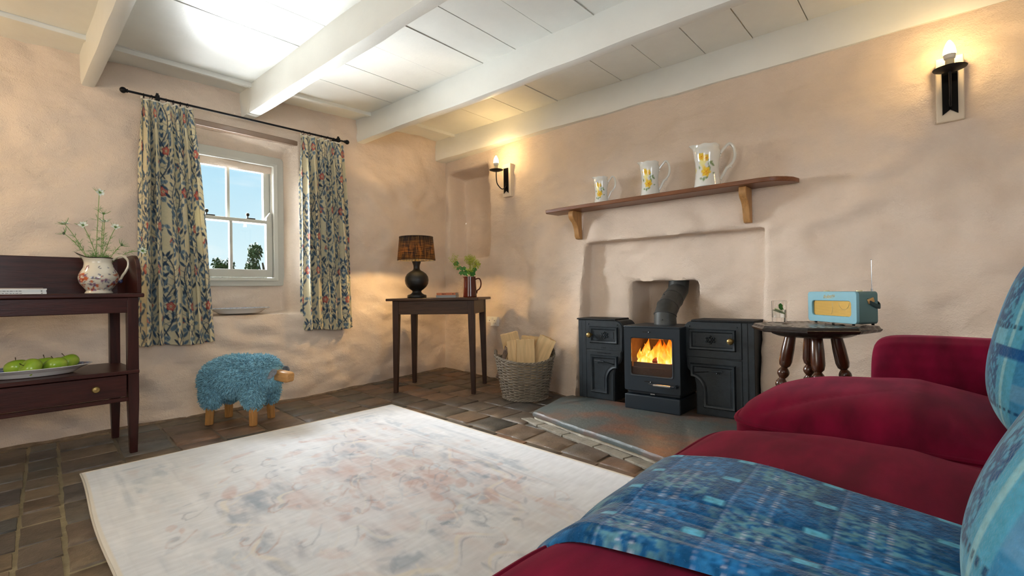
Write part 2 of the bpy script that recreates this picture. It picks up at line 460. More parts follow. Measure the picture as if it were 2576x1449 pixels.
par = edge_pts(S, Z, FY0, FY1, Z[0], FZ, fi, False)
deep = lambda s_, z_: (3.58, 1.45+(s_-1.45)*.97, z_)
W.reveal([fi(*p) for p in par], [deep(*p) for p in par], 10)
W.patch([x for x in S if FY0-1e-6 <= x <= FY1+1e-6], [z for z in Z if z <= FZ+1e-6], deep)
par = edge_pts(S, Z, NY0, NY1, NZ0, NZ1, fo)
nin = lambda s_, z_: (3.68, NY0+(s_-NY0)*.93+.01, NZ0+.03+(z_-NZ0)*.93)
W.reveal([fo(*p) for p in par], [nin(*p) for p in par], 9)
W.patch([x for x in S if NY0-1e-6 <= x <= NY1+1e-6], [z for z in Z if NZ0-1e-6 <= z <= NZ1+1e-6], nin)
W.finish('wall_fireplace_side', plaster, 0)

# ---- the two walls behind the camera, with openings added for fill lamps
bw = MB()
for x0, x1, z0, z1 in ((-2.4, -1.15, 0, CZ), (.45, 3.3, 0, CZ), (-1.15, .45, 0, .8), (-1.15, .45, 2.0, CZ)): bw.b2(x0, x1, -1.9, -1.75, z0, z1)
struct(bw.build('wall_sofa_side', plaster, smooth=False))
lw = MB()
for y0, y1, z0, z1 in ((-1.9, .65, 0, CZ), (2.15, 4.4, 0, CZ), (.65, 2.15, 0, .85), (.65, 2.15, 1.95, CZ)): lw.b2(-2.25, -2.1, y0, y1, z0, z1)
struct(lw.build('wall_left', plaster, smooth=False))

# ---- window joinery
paint = mat('window_paint', '#bdbcb2', .42, bump=.08, bscale=30)
win = bpy.data.objects.new('window_1', None); COL.objects.link(win); win['kind'] = 'structure'; win.location = (0, WY, 0)
b = MB()                                     # flat board round the box frame (irregular corners)
b.ring(rr(1.02, 1.845, .875, 1.925, .03), rr(1.115, 1.782, .925, 1.862, .003), -.035, .03)
b.build('architrave', paint, win, bevel=.004)
b = MB(); b.ring(rr(1.108, 1.789, .917, 1.870, .003), rr(1.135, 1.760, .940, 1.845, .003), -.052, .10, -.044); b.build('box_frame', paint, win, bevel=.002)
def sash(z0, z1, y, rail_b, rail_t, nm):
    s = MB(); x0, x1 = 1.137, 1.758; st = .048
    s.b2(x0, x0+st, y-.02, y+.02, z0, z1); s.b2(x1-st, x1, y-.02, y+.02, z0, z1)
    s.b2(x0, x1, y-.0195, y+.0195, z0, z0+rail_b); s.b2(x0, x1, y-.0195, y+.0195, z1-rail_t, z1)
    xm = (x0+x1)/2; s.b2(xm-.011, xm+.011, y-.016, y+.016, z0, z1)
    o = s.build(nm, paint, win, bevel=.0035)
    for a, c in ((x0+st, xm-.011), (xm+.011, x1-st)):
        g = MB(); g.b2(a-.004, c+.004, y-.002, y+.002, z0+rail_b-.004, z1-rail_t+.004); g.build('pane', glass_mat('window_glass'), o, smooth=False)
    return o
lo = sash(.945, 1.405, .000, .062, .028, 'lower_sash')
up = sash(1.378, 1.842, .048, .028, .045, 'upper_sash')
hb = MB()
for x in (1.1372, 1.7582-.045):
    hb.prism([(x, 1.40), (x+.045, 1.40), (x+.045, 1.465), (x+.030 if x > 1.4 else x+.045, 1.475), (x, 1.43)], -.018, .018)
hb.build('sash_horn', paint, lo, bevel=.003)
brass_dark = mat('dark_bronze', '#3a342c', .35, .9)
for x in (1.285, 1.575):
    k = MB(); k.lathe([(.012, 0), (.012, .006), (.005, .012), (.005, .022), (.011, .026), (.014, .036), (.010, .046), (.001, .049)], (x, 0, 1.405), 16)
    k.b2(x+.006, x+.055, -.007, .007, 1.405, 1.415); k.build('sash_fastener', brass_dark, lo)

# ---- lintel board over the window
lintel = mat('lintel_paint', '#8c7462', .14, coat=.6, bump=.35, bscale=7, bstretch=(1, 3, 1), bdist=.02)
b = MB(); b.b2(.93, 1.93, 3.95, 4.115, 2.018, 2.060); b.build('trim_5', lintel, bevel=.006)['kind'] = 'structure'

# ---- ceiling boards
cpaint = mat('ceiling_gloss', '#e2e3dd', .40, var=.05, vscale=5, bump=.25, bscale=9, bstretch=(.35, 2.2, 1), bump2=.12, b2scale=60, bdist=.006)
bpaint = mat('beam_gloss', '#e5e6e0', .36, var=.04, vscale=4, bump=.3, bscale=8, bstretch=(2.0, .5, 1), bump2=.10, b2scale=50, bdist=.008)
boards = MB()
bays = [(-2.4, .60, [4.5, 3.80, 3.30, 2.95, 2.6, 2.25, 1.9, 1.5, 1.1, .7, .3, -.2, -.7, -1.2, -1.9]),
        (.60, 1.52, [4.5, 3.81, 3.02, 2.68, 2.34, 1.95, 1.6, 1.2, .8, .4, 0, -.5, -1, -1.9]),
        (1.52, 2.47, [4.5, 3.73, 3.37, 3.02, 2.67, 2.33, 2.15, 2.04, 1.75, 1.46, 1.15, .8, .4, 0, -.5, -1, -1.9]),
        (2.47, 3.62, [4.5, 3.61, 3.05, 2.70, 2.35, 2.07, 1.77, 1.46, 1.15, .86, .56, .2, -.2, -.6, -1, -1.9])]
for x0, x1, ys in bays:
    for i, (ya, yb) in enumerate(zip(ys[:-1], ys[1:])):
        g = .0015+.003*rnd.random()*(rnd.random() < .5); dz = rnd.uniform(-.003, .003); n = 10
        top, low = [], []
        vs = []; fs = []
        for k in range(n+1):
            x = x0+(x1-x0)*k/n; j1 = .0015*noise.noise(Vector((x*7, ya*9, 1))); j2 = .0015*noise.noise(Vector((x*7, yb*9, 1)))
            zz = CZ+dz+.004*noise.noise(Vector((x*2, ya, 3)))
            vs += [(x, ya-g+j1, zz+.02), (x, ya-g+j1, zz), (x, yb+g+j2, zz), (x, yb+g+j2, zz+.02)]
        for k in range(n):
            for q in range(3): a = k*4+q; fs.append((a, a+1, a+5, a+4))
        boards.add(vs, fs)
boards.add([(-2.5, -2, CZ+.018), (3.8, -2, CZ+.018), (3.8, 4.6, CZ+.018), (-2.5, 4.6, CZ+.018)], [(0, 1, 2, 3)])
boards.add([(-2.5, -2, CZ+.03), (3.8, -2, CZ+.03), (3.8, 4.6, CZ+.03), (-2.5, 4.6, CZ+.03)], [(0, 1, 2, 3)])
struct(boards.build('ceiling', cpaint, angle=30))
# lowered strip and batten along the window wall, one per bay
for i, (x0, x1, ya, yb) in enumerate(((-2.4, .58, 3.83, 3.80), (.62, 1.50, 3.83, 3.79), (1.56, 2.45, 3.73, 3.68), (2.50, 3.42, 3.61, 3.58))):
    t = MB()
    def lerp(x): return ya+(yb-ya)*(x-x0)/(x1-x0)
    for (o0, o1, z0, z1) in ((0, .035, CZ-.030, CZ+.01), (.03, .62, CZ-.012, CZ+.01)):
        vs = [(x, lerp(x)+o, z) for x in (x0, x1) for o in (o0, o1) for z in (z0, z1)]
        t.add(vs, [(0, 1, 3, 2), (4, 6, 7, 5), (0, 4, 5, 1), (2, 3, 7, 6), (0, 2, 6, 4), (1, 5, 7, 3)])
    struct(t.build('trim_%d' % (i+6), cpaint, bevel=.003))

# ---- ceiling beams (run along y)
def beam(nm, far, near, zb, yf=4.12, yn=-1.85, wob=.006):
    rows = 90; P = []
    for k in range(rows+1):
        y = yf+(yn-yf)*k/rows; t = (yf-y)/(yf-1.0); xl = far[0]+(near[0]-far[0])*t; xr = far[1]+(near[1]-far[1])*t
        dz = .008*noise.noise(Vector((0, y*.9, far[0])))
        prof = []
        h = CZ+.02-zb
        nside = 9
        for j in range(nside): prof.append((xl, CZ+.02-h*j/(nside-1)))
        for j in range(1, 5): prof.append((xl+(xr-xl)*j/4, zb))
        for j in range(1, nside): prof.append((xr, zb+h*j/(nside-1)))
        row = []
        for (x, z) in prof:
            nn = noise.noise_vector(Vector((x*6, y*3, z*6)))*wob
            cx = (xl+xr)/2; sx = 1 if x > cx else -1
            edge = (abs(x-cx) > (xr-xl)/2-.001 and z < zb+.001)
            row.append((x+nn.x-(sx*.004 if edge else 0), y, z+nn.z+(0.004 if edge else 0)+(dz if z < zb+.05 else 0)))
        P.append(row)
    return struct(grid_mesh(nm, np.array(P), bpaint, angle=50))
beam('trim_1', (.572, .645), (.435, .51), 2.15)
beam('trim_2', (1.487, 1.575), (1.44, 1.53), 2.152)
beam('trim_3', (2.415, 2.495), (2.425, 2.51), 2.15)
beam('trim_4', (3.30, 3.60), (3.325, 3.62), 2.150, wob=.012)

# ---- floor tiles
rg = random.Random(3)
tiles = MB()
pal_r = ['#6b5a4b', '#7d6250', '#62594f', '#6f5b4b', '#59544d', '#8a6850', '#4b4a46', '#655a4d', '#76614f', '#54524b']
pal_l = ['#6b5b4c', '#5f564b', '#71624f', '#5a5450', '#6a5e52', '#5b5d5c', '#80705c']
SK = .10
xs = [-2.3, -2.05, -1.8, -1.55, -1.3, -1.05, -.8, -.58, -.36, -.14, .065, .20, .315, .55, .78, 1.0, 1.23, 1.46, 1.69, 1.92, 2.145, 2.37, 2.60, 2.83, 3.06, 3.3, 3.55, 3.8]
for ci, (xa, xb) in enumerate(zip(xs[:-1], xs[1:])):
    y = -2.0+rg.random()*.2
    while y < 4.3:
        ln = rg.uniform(.20, .26) if xb > .5 else rg.choice([.14, .17, .2, .15])
        left = xb < .9
        g = .0045 if not left else .0045
        col = np.array(lin(rg.choice(pal_l if left else pal_r)))*rg.uniform(.8, 1.12)
        col2 = np.array(lin(rg.choice(pal_l if left else pal_r)))*rg.uniform(.8, 1.1)
        dz = rg.uniform(-.0025, .0025); n = 6; tx, ty = rg.uniform(-.003, .003), rg.uniform(-.003, .003)
        vs, fs, cs = [], [], []
        ph = rg.random()*50
        for i in range(n+1):
            for j in range(n+1):
                u, v = i/n, j/n; x = xa+g+(xb-xa-2*g)*u; yy = y+g+(ln-2*g)*v
                jx = .004*noise.noise(Vector((x*8, yy*8, ph))); jy = .004*noise.noise(Vector((x*8, yy*8, ph+9)))
                e_ = min(u, 1-u, v, 1-v); drop = -.012 if e_ == 0 else 0
                if e_ == 0: pass
                q = .0018*noise.noise(Vector((x*9, yy*9, 0)))
                t = .5+.9*noise.noise(Vector((x*5, yy*5, ph)))
                X = x+jx+SK*(yy-3.0)+.02; 
                if 0 < e_ <= 1/n+1e-6:      # pull the second ring out towards the edge: worn rounded arris
                    X += ((-1 if u < .5 else 1)*(xb-xa)*.135 if min(u, 1-u) <= 1/n+1e-6 else 0); Yy = yy+jy+((-1 if v < .5 else 1)*ln*.135 if min(v, 1-v) <= 1/n+1e-6 else 0); q -= .0012
                else: Yy = yy+jy
                vs.append((X, Yy, dz+drop+q+tx*(u-.5)+ty*(v-.5)))
                cc = col*(1-t)+col2*t if 0 <= t <= 1 else (col2 if t > 1 else col); cs.append(tuple(cc))
        for i in range(n):
            for j in range(n): a = i*(n+1)+j; fs.append((a, a+n+1, a+n+2, a+1))
        o0 = len(tiles.v); tiles.add(vs, fs, (1, 1, 1)); tiles.c[o0:] = cs
        y += ln
mort_c = lin('#6f6454')
tiles.add([(-2.6, -2.1, -.0060), (.25, -2.1, -.0060), (.42, 4.5, -.0060), (-2.6, 4.5, -.0060)], [(0, 1, 2, 3)], lin('#8f8468'))
tiles.add([(.25, -2.1, -.0060), (4.0, -2.1, -.0060), (4.0, 4.5, -.0060), (.42, 4.5, -.0060)], [(0, 1, 2, 3)], mort_c)
tile_m = mat('quarry_tile', rough=.42, attr=True, var=.35, vscale=16, bump=.5, bscale=70, bump2=.3, b2scale=300, bdist=.004)
struct(tiles.build('floor', tile_m, angle=60))
# worn earth-and-mortar fillet where the window wall meets the floor
b = MB()
def fillet(pts, r):
    b.tube([(x, y, z) for x, y, z in pts], [r*(1+.5*noise.noise(Vector((x*9, y*9, 0)))) for x, y, z in pts], 6)
fillet([(x, win_y(x, 0)-.012+.01*noise.noise(Vector((x*4, 0, 0))), -.004) for x in frange(-2.3, 3.45, .05)], .016)
fillet([(fire_x(y, 0)-.010, y, -.004) for y in frange(2.06, 3.98, .05)], .014)
struct(b.build('baseboard_window_side', mat('old_mortar', '#7b6a58', .9, var=.4, vscale=20, bump=.6, bscale=60)))

# ---- ground and trees outside
struct(MB().add([(-60, 7.2, -1.2), (80, 7.2, -1.2), (80, 26, .16), (-60, 26, .16), (80, 120, .3), (-60, 120, .3)], [(0, 1, 2, 3), (3, 2, 4, 5)]).build('ground_outside', mat('meadow', '#6f8244', .9, var=.3, vscale=.8), smooth=False))

# ================================================================ outside trees
leafm = mat('tree_leaves', '#36501a', .6, var=.5, vscale=1.2, var2='#1a2b0e')
trunkm = mat('tree_bark', '#4c4030', .9, var=.3)
def tree(label, x, y, zb, h, r, seed, n=900, cat='tree', group=None, nm='tree'):
    t = thing(nm, label, cat, (x, y, zb), group=group); g = random.Random(seed)
    b = MB(); b.tube([(0, 0, -.6), (.1, 0, h*.35), (-.1, .05, h*.7)], [.16, .11, .05], 7)
    cl = []
    for k in range(9):
        a = g.uniform(0, 2*PI); q = Vector((math.cos(a)*r*g.uniform(.2, .8), math.sin(a)*r*.5*g.uniform(.2, .8), h*g.uniform(.3, .86)))
        b.tube([(0, 0, h*.28), tuple(q*.6+Vector((0, 0, h*.15))), tuple(q)], [.06, .035, .012], 5); cl.append(q)
    b.build('trunk', trunkm, t)
    f = MB()
    for k in range(n):
        c = g.choice(cl); d = Vector((g.gauss(0, 1), g.gauss(0, 1), g.gauss(0, .8))); d = d.normalized()*g.random()**.5
        p = c+Vector((d.x*r*.34, d.y*r*.34, d.z*h*.17)); s = g.uniform(.06, .13)
        M = rotm(g.uniform(0, 6), g.uniform(0, 6), g.uniform(0, 6))
        f.add([p+M @ Vector(v)*s for v in ((-1, 0, 0), (0, -.5, .1), (1, 0, 0), (0, .5, .1))], [(0, 1, 2, 3)])
    f.build('crown', leafm, t, smooth=False)
    return t
tree('tall leafy tree seen through the lower right window pane', 12.35, 30, .2, 3.6, 1.15, 2, 4200)
tree('wind-bent tree seen beside the window\'s lower middle bar', 10.15, 30, .2, 2.75, .85, 5, 1500)
tree('small bush just right of the lower middle bar in the window', 11.0, 30.1, .2, 2.2, .5, 6, 900, cat='bush', nm='bush')
h = MB(); g = random.Random(11)
for k in range(5200):
    x = g.uniform(6.5, 13.2); top = 2.15+.22*noise.noise(Vector((x*1.1, 0, 0)))+.15*noise.noise(Vector((x*3, 2, 0)))
    p = Vector((x, 31.5+g.uniform(-.6, .6), g.uniform(.15, top) if g.random() < .5 else top-abs(g.gauss(0, .18)))); s = g.uniform(.06, .13); M = rotm(g.uniform(0, 6), g.uniform(0, 6), g.uniform(0, 6))
    h.add([p+M @ Vector(v)*s for v in ((-1, 0, 0), (0, -.5, .1), (1, 0, 0), (0, .5, .1))], [(0, 1, 2, 3)])
tag(h.build('hedge', leafm, smooth=False), 'low green hedge line across the bottom of the window view', 'hedge')

# ================================================================ curtains and pole
iron = mat('black_iron', '#17171a', .45, .6, var=.2, vscale=30, bump=.15, bscale=90)
def rod_pt(t, off=0): return Vector((.774+(2.262-.774)*t, 3.945-.10*t-.0, 2.122+.003*t+off))
P0, P1 = Vector((.766, 3.925, 2.128)), Vector((2.262, 3.83, 2.105))
def rodp(t): return P0.lerp(P1, t)
pole = thing('curtain_pole', 'thin black iron curtain pole with ball finials above the window', 'curtain pole', tuple(P0))
def L0(p): return tuple(Vector(p)-P0)
b = MB(); b.tube([L0(rodp(0)), L0(rodp(1))], .0075, 12); b.build('rod', iron, pole)
for t in (0, 1):
    b = MB(); sgn = -1 if t == 0 else 1; d = (P1-P0).normalized()*sgn; c = rodp(t)+d*.012
    b.ball(L0(c), .019); b.tube([L0(rodp(t)-d*.012), L0(rodp(t)-d*.004)], .012, 12); b.build('finial', iron, pole)
for t in (.112, .955):
    b = MB(); c = rodp(t); yb = win_y(c.x, c.z)
    b.tube([L0(c+Vector((0, -.0, -.002))), L0((c.x, yb-.002, c.z-.002))], .006, 8); b.box(L0(c), (.022, .026, .034)); b.box(L0(c+Vector((0, 0, .022))), (.014, .014, .016)); b.lathe([(.022, 0), (.022, .006)], L0((c.x, yb-.01, c.z)), 14, rotm(PI/2), capt=True)
    b.build('bracket', iron, pole, bevel=.002)

def paint_curtain(seed, W_=2.2, H_=1.66):
    c = Canvas(W_, H_, .0025, '#e0d6b4'); g = random.Random(seed)
    n = vnoise(c.ny, c.nx, 300, 220, seed, 2); c.a *= (.93+.14*n)[..., None]
    blues = ['#475f77', '#566d82', '#364a60', '#667d8f']
    # repeat of generic briar stems with leaves and open five-petal flowers
    pw, phh = .29, .52
    for iy in range(-1, int(H_/phh)+2):
        for ix in range(-1, int(W_/pw)+2):
            ox, oy = ix*pw+(pw/2 if iy % 2 else 0), iy*phh
            for s in (1, -1):
                pts = [(ox+s*(.055*math.sin(t*PI*2/.52)+.012), oy+t) for t in [k*.02 for k in range(27)]]
                c.line(pts, .0085, blues[2])
                for k in range(1, 26, 2): 
                    x, y = pts[k]; c.line([(x, y), (x+s*.012*(1 if k % 4 else -1), y-.008)], .004, blues[2])
                for k in range(0, 26):
                    x, y = pts[k]; side = 1 if k % 2 else -1; a = (PI/2-.9*side*s); ln = g.uniform(.050, .068)
                    r_ = .035+.022*(k % 3)
                    lx, ly = x+side*s*r_*.9, y-r_*.5
                    c.line([(x, y), (lx, ly)], .0028, blues[0])
                    c.leaf(lx, ly, ln, .019, math.atan2(-.8, side*s*.6)+g.uniform(-.3, .3), g.choice(blues), 1)
                    if k % 3 == 0:
                        lx, ly = x+side*s*(r_+.05), y-r_*.5-.02; c.leaf(lx, ly, .046, .026, g.uniform(0, 3), '#7f94a0', 1); c.leaf(lx, ly, .036, .004, g.uniform(0, 3), blues[2], 1)
            for (fx, fy, r_) in ((.145, .09, .031), (.03, .33, .027), (.20, .42, .022)):
                x, y = ox+fx, oy+fy
                c.disc(x, y, r_, '#b5443c', 1, 5, .12, fx*20); c.disc(x, y, r_*.78, '#d98f7d', 1, 5, .12, fx*20); 
                for q in range(10): a = q*PI/5; c.line([(x+r_*.3*math.cos(a), y+r_*.3*math.sin(a)), (x+r_*.72*math.cos(a), y+r_*.72*math.sin(a))], .003, '#a63b38')
                c.disc(x, y, r_*.28, '#e3d7ae', 1); c.disc(x, y, r_*.14, '#6d7c6a', 1)
    return c
cloth = mat('curtain_cloth', rough=.85, attr=True, sheen=.1, bump=.2, bscale=420, bdist=.002)
_n = cloth.node_tree; _b = _n.nodes['Principled BSDF']; _t = _n.nodes.new('ShaderNodeBsdfTranslucent'); _m = _n.nodes.new('ShaderNodeMixShader'); _m.inputs[0].default_value = .22
_at = [k for k in _n.nodes if k.type == 'ATTRIBUTE'][0]
_n.links.new(_at.outputs['Color'], _t.inputs[0]); _n.links.new(_b.outputs[0], _m.inputs[1]); _n.links.new(_t.outputs[0], _m.inputs[2]); _n.links.new(_m.outputs[0], _n.nodes['Material Output'].inputs[0])
lining = mat('curtain_lining', '#e2ddcc', .85)
def curtain(label, t0, t1, xb0, xb1, yb0, yb1, zb, nf, seed):
    A, B = rodp(t0), rodp(t1); root = thing('curtain', label, 'curtain', tuple(A), group='pair of curtains at the window')
    c = paint_curtain(seed); rows, cols = 300, 420; g = random.Random(seed)
    a = np.linspace(0, 1, cols); v = np.linspace(0, 1, rows)[:, None]
    ph = np.cumsum(1+.35*np.sin(a*9+seed)+.25*np.sin(a*23+seed*2)); ph = ph/ph[-1]*nf*2*PI
    tx = (A.x+(B.x-A.x)*a)[None]; bx = (xb0+(xb1-xb0)*a)[None]; ty = (A.y+(B.y-A.y)*a)[None]; by = (yb0+(yb1-yb0)*a)[None]
    k = v**.8; ztop = (A.z+(B.z-A.z)*a)[None]-.022+.006*np.cos(a*nf*2*PI*1.0)[None]
    zbot = zb+0*a[None]+.008*np.sin(a*7)[None]
    amp = .012+  .033*np.clip(v*4, 0, 1)*(1+.3*np.sin(a*5+1))[None]
    ph2 = ph[None]+.5*np.sin(v*2.2+a[None]*3)*k
    X = tx*(1-k)+bx*k+.010*np.sin(ph2*2+1)*np.clip(v*4, 0, 1)
    Y = ty*(1-k)+by*k+amp*np.sin(ph2)+.004*np.sin(v*8+a*20)
    Zz = ztop*(1-v)+zbot*v
    P = np.stack([X, Y, Zz+0*X], -1)-np.array(A)
    s = np.concatenate([[0], np.cumsum(np.hypot(np.diff(X[150]), np.diff(Y[150])))])
    U = np.broadcast_to(s[None], X.shape)+.04; V = (1-v)*1.62*-1+1.62+0*X
    C = c.sample(np.clip(U, 0, 2.19), V)
    dark = lin('#c9bd97')
    o = grid_mesh('cloth_panel', P, cloth, root, C, angle=180)
    sol = o.modifiers.new('thick', 'SOLIDIFY'); sol.thickness = .003
    hd = MB()    # pleated heading tape
    hd.tube([tuple(P[2, i]+np.array([0, -.002, .006])) for i in range(0, cols, 6)], .006, 6); hd.build('heading', lining, root)
    for q in range(7):
        cc = A.lerp(B, (q+.3)/7.)-A; r_ = .014
        rg_ = MB(); tl = .5*g.uniform(-1, 1)
        M = rotm(0, 0, tl); rg_.tube([M @ Vector((0, r_*math.cos(t_), r_*math.sin(t_)-.006))+cc for t_ in [2*PI*i/16 for i in range(16)]], .0022, 6, closed=True)
        rg_.build('ring', iron, root)
    return root
curtain('left curtain, cream cotton with blue leaves and red flowers, beside the sideboard', .055, .245, .795, 1.205, 3.765, 3.77, .487, 6, 1)
curtain('right curtain, cream with blue leaves and red flowers, hanging nearer the corner', .745, .985, 1.845, 2.26, 3.765, 3.74, .515, 6.5, 2)

# ================================================================ ceramics helpers
def oval_dish(name, label, cat, loc, a, bb, h, rz, painter):
    root = thing(name, label, cat, loc, rz)
    prof = [(0, .004), (.55, .004), (.62, .006), (.70, .30), (.78, .62), (.86, .74), (.985, .97), (1.0, 1.0), (.985, .96), (.80, .55), (.66, .06), (.60, .0), (0, 0)]
    # refine
    pr = []
    for (r0, z0), (r1, z1) in zip(prof[:-1], prof[1:]):
        k = max(2, int(abs(r1-r0)*40)+2)
        for i in range(k): pr.append((r0+(r1-r0)*i/k, z0+(z1-z0)*i/k))
    pr.append(prof[-1]); n = 160; th = np.linspace(0, 2*PI, n, endpoint=False)
    P = np.zeros((len(pr), n, 3)); C = np.ones((len(pr), n, 3))
    for i, (r, z) in enumerate(pr):
        sc_ = 1+.008*np.cos(th*12)*(r > .9)
        P[i, :, 0] = a*r*np.cos(th)*sc_; P[i, :, 1] = bb*r*np.sin(th)*sc_; P[i, :, 2] = h*z+(.003 if i < len(pr)/2 else 0)
        for j in range(n): C[i, j] = lin(painter(r, th[j], i < len(pr)*.5))
    P[:, :, 2] = np.maximum(P[:, :, 2], 0)
    grid_mesh('dish_body', P, mat('glazed_paint', rough=.12, attr=True, coat=.5), root, C, closed_u=True, angle=60)
    return root
def blue_rim(r, t, top):
    if not top: return '#dddcda'
    if r > .975: return '#e9ecef'
    if r > .70:
        k = math.sin(t*26)*math.sin(r*60+t*3)+.6*math.sin(t*61+r*90)
        return '#33477a' if k > -.2 else '#8d9dbd'
    if r > .62: return '#5a6c98' if math.sin(t*60) > 0 else '#e4e6ea'
    return '#e6e6e2' if math.sin(t*9+r*14)*math.sin(r*22-t*4) < .25 else '#4a5d90'
def faint_rim(r, t, top):
    if not top: return '#dcdad6'
    if r > .66:
        k = math.sin(t*26)*math.sin(r*60+t*3)+.6*math.sin(t*61+r*90)
        return '#7d90b4' if k > .1 else '#d6dde6'
    return '#e4e5e6'
oval_dish('platter', 'oval blue-and-white platter lying on the window sill', 'platter', (1.445, 3.955, .668), .215, .15, .040, 0, faint_rim)

def jug_mesh(root, prof, spout, handle_pts, hr, m, colorf=None, lean=0., n=96, zs=1., inner=.93, fade=None):
    """prof list (r,z); spout (start_frac, out, up); spout at angle pi (local -x), handle at +x"""
    H = prof[-1][1]; pr = []
    for (r0, z0), (r1, z1) in zip(prof[:-1], prof[1:]):
        k = 7
        for i in range(k): pr.append((r0+(r1-r0)*i/k, z0+(z1-z0)*i/k))
    pr.append(prof[-1])
    # smooth profile
    for _ in range(3): pr = [pr[0]]+[((pr[i-1][0]+2*pr[i][0]+pr[i+1][0])/4, pr[i][1]) for i in range(1, len(pr)-1)]+[pr[-1]]
    th = np.linspace(0, 2*PI, n, endpoint=False); rows = []; cols = []
    def row(r, z):
        t = max(0, (z/H-spout[0])/(1-spout[0])); ang = np.abs(((th-PI)+PI) % (2*PI)-PI); w_ = np.exp(-(ang/spout[3])**2)
        rad = r+spout[1]*t*t*w_; zz = z+spout[2]*t*w_*1.0
        if fade: zz = zz+fade(th)*t
        return np.stack([rad*np.cos(th), rad*np.sin(th), zz], -1)
    for r, z in pr: rows.append(row(r, z))
    no = len(rows)
    for r, z in pr[::-1]: rows.append(row(max(.004, r-.0035), max(z, .006)))
    P = np.array(rows); C = None
    if colorf:
        C = np.zeros(P.shape)
        for i in range(P.shape[0]):
            for j in range(n): C[i, j] = lin(colorf(th[j], P[i, j, 2]/H, i < no))
    o = grid_mesh('jug_body', P, m, root, C, closed_u=True, angle=70)
    bs = MB(); bs.add([tuple(p) for p in P[0]], [tuple(range(n))[::-1]], lin('#e2ded4') if colorf else None); bs.build('foot', m, root)
    if handle_pts:
        hm = MB(); pts = []
        hp = [Vector(p) for p in handle_pts]
        for i in range(len(hp)-1):
            p0, p1, p2, p3 = hp[max(0, i-1)], hp[i], hp[i+1], hp[min(len(hp)-1, i+2)]
            for k in range(6):
                t = k/6; pts.append(.5*((2*p1)+(p2-p0)*t+(2*p0-5*p1+4*p2-p3)*t*t+(3*p1-p0-3*p2+p3)*t**3))
        pts.append(hp[-1]); hm.tube(pts, hr, 10, col=lin('#dedccf') if colorf else None); hm.build('handle', m, root)
    return o

# ---- three graduated jugs on the shelf
SH = 1.426
glz = mat('jug_glaze', rough=.10, attr=True, coat=.6)
def rose_paint(W_, H_):
    c = Canvas(W_, H_, .0012, '#dfe0da'); n = vnoise(c.ny, c.nx, 10, 10, 3, 3); c.blend((n-.5)*.35, '#c8cbc6')
    def rose(x, y, r):
        g = random.Random(int(x*9999))
        c.disc(x, y, r, '#e8c43c', 1, 6, .14, 1); c.disc(x-r*.1, y-r*.1, r*.72, '#f0d24e', 1, 5, .15, 0); c.disc(x+r*.1, y-r*.1, r*.55, '#e3a21f', 1, 5, .2, 2); c.disc(x, y, r*.36, '#f2cf3f', 1, 4, .2, 1); c.disc(x+r*.05, y-r*.03, r*.18, '#c9611c', 1)
        c.line([(x-r*.6, y-r*.3), (x, y-r*.5), (x+r*.6, y-r*.2)], r*.1, '#d9962a', .7)
    def lf(x, y, ln, a): c.leaf(x, y, ln, ln*.5, a, '#7d9468', 1); c.leaf(x, y, ln*.9, ln*.06, a, '#55704a', 1)
    s = H_
    for dx in (0,):
        cx = W_*.205
        c.line([(cx+.15*s, .20*s+.3*s), (cx+.10*s, .50*s), (cx-.02*s, .62*s)], .006*s, '#7c8f66')
        lf(cx+.16*s, .55*s, .14*s, .4); lf(cx+.22*s, .50*s, .12*s, -.6); lf(cx+.11*s, .63*s, .11*s, 1.2); lf(cx+.13*s, .43*s, .13*s, 1.7); lf(cx+.24*s, .30*s, .08*s, .2); lf(cx-.01*s, .17*s, .11*s, 1.5); lf(cx+.06*s, .20*s, .10*s, .3); lf(cx-.09*s, .19*s, .09*s, 2.8); lf(cx-.14*s, .46*s, .10*s, 2.)
        c.disc(cx-.04*s, .56*s, .085*s, '#ebe49c', 1, 6, .15); c.disc(cx-.02*s, .46*s, .05*s, '#eed98a', 1, 5, .2)
        rose(cx-.07*s, .70*s, .085*s); rose(cx+.05*s, .66*s, .075*s); rose(cx+.04*s, .34*s, .115*s)
        c.disc(cx-.33*s, .42*s, .07*s, '#e8d873', .8, 5, .2); lf(cx-.36*s, .60*s, .12*s, 1.5)
    return c
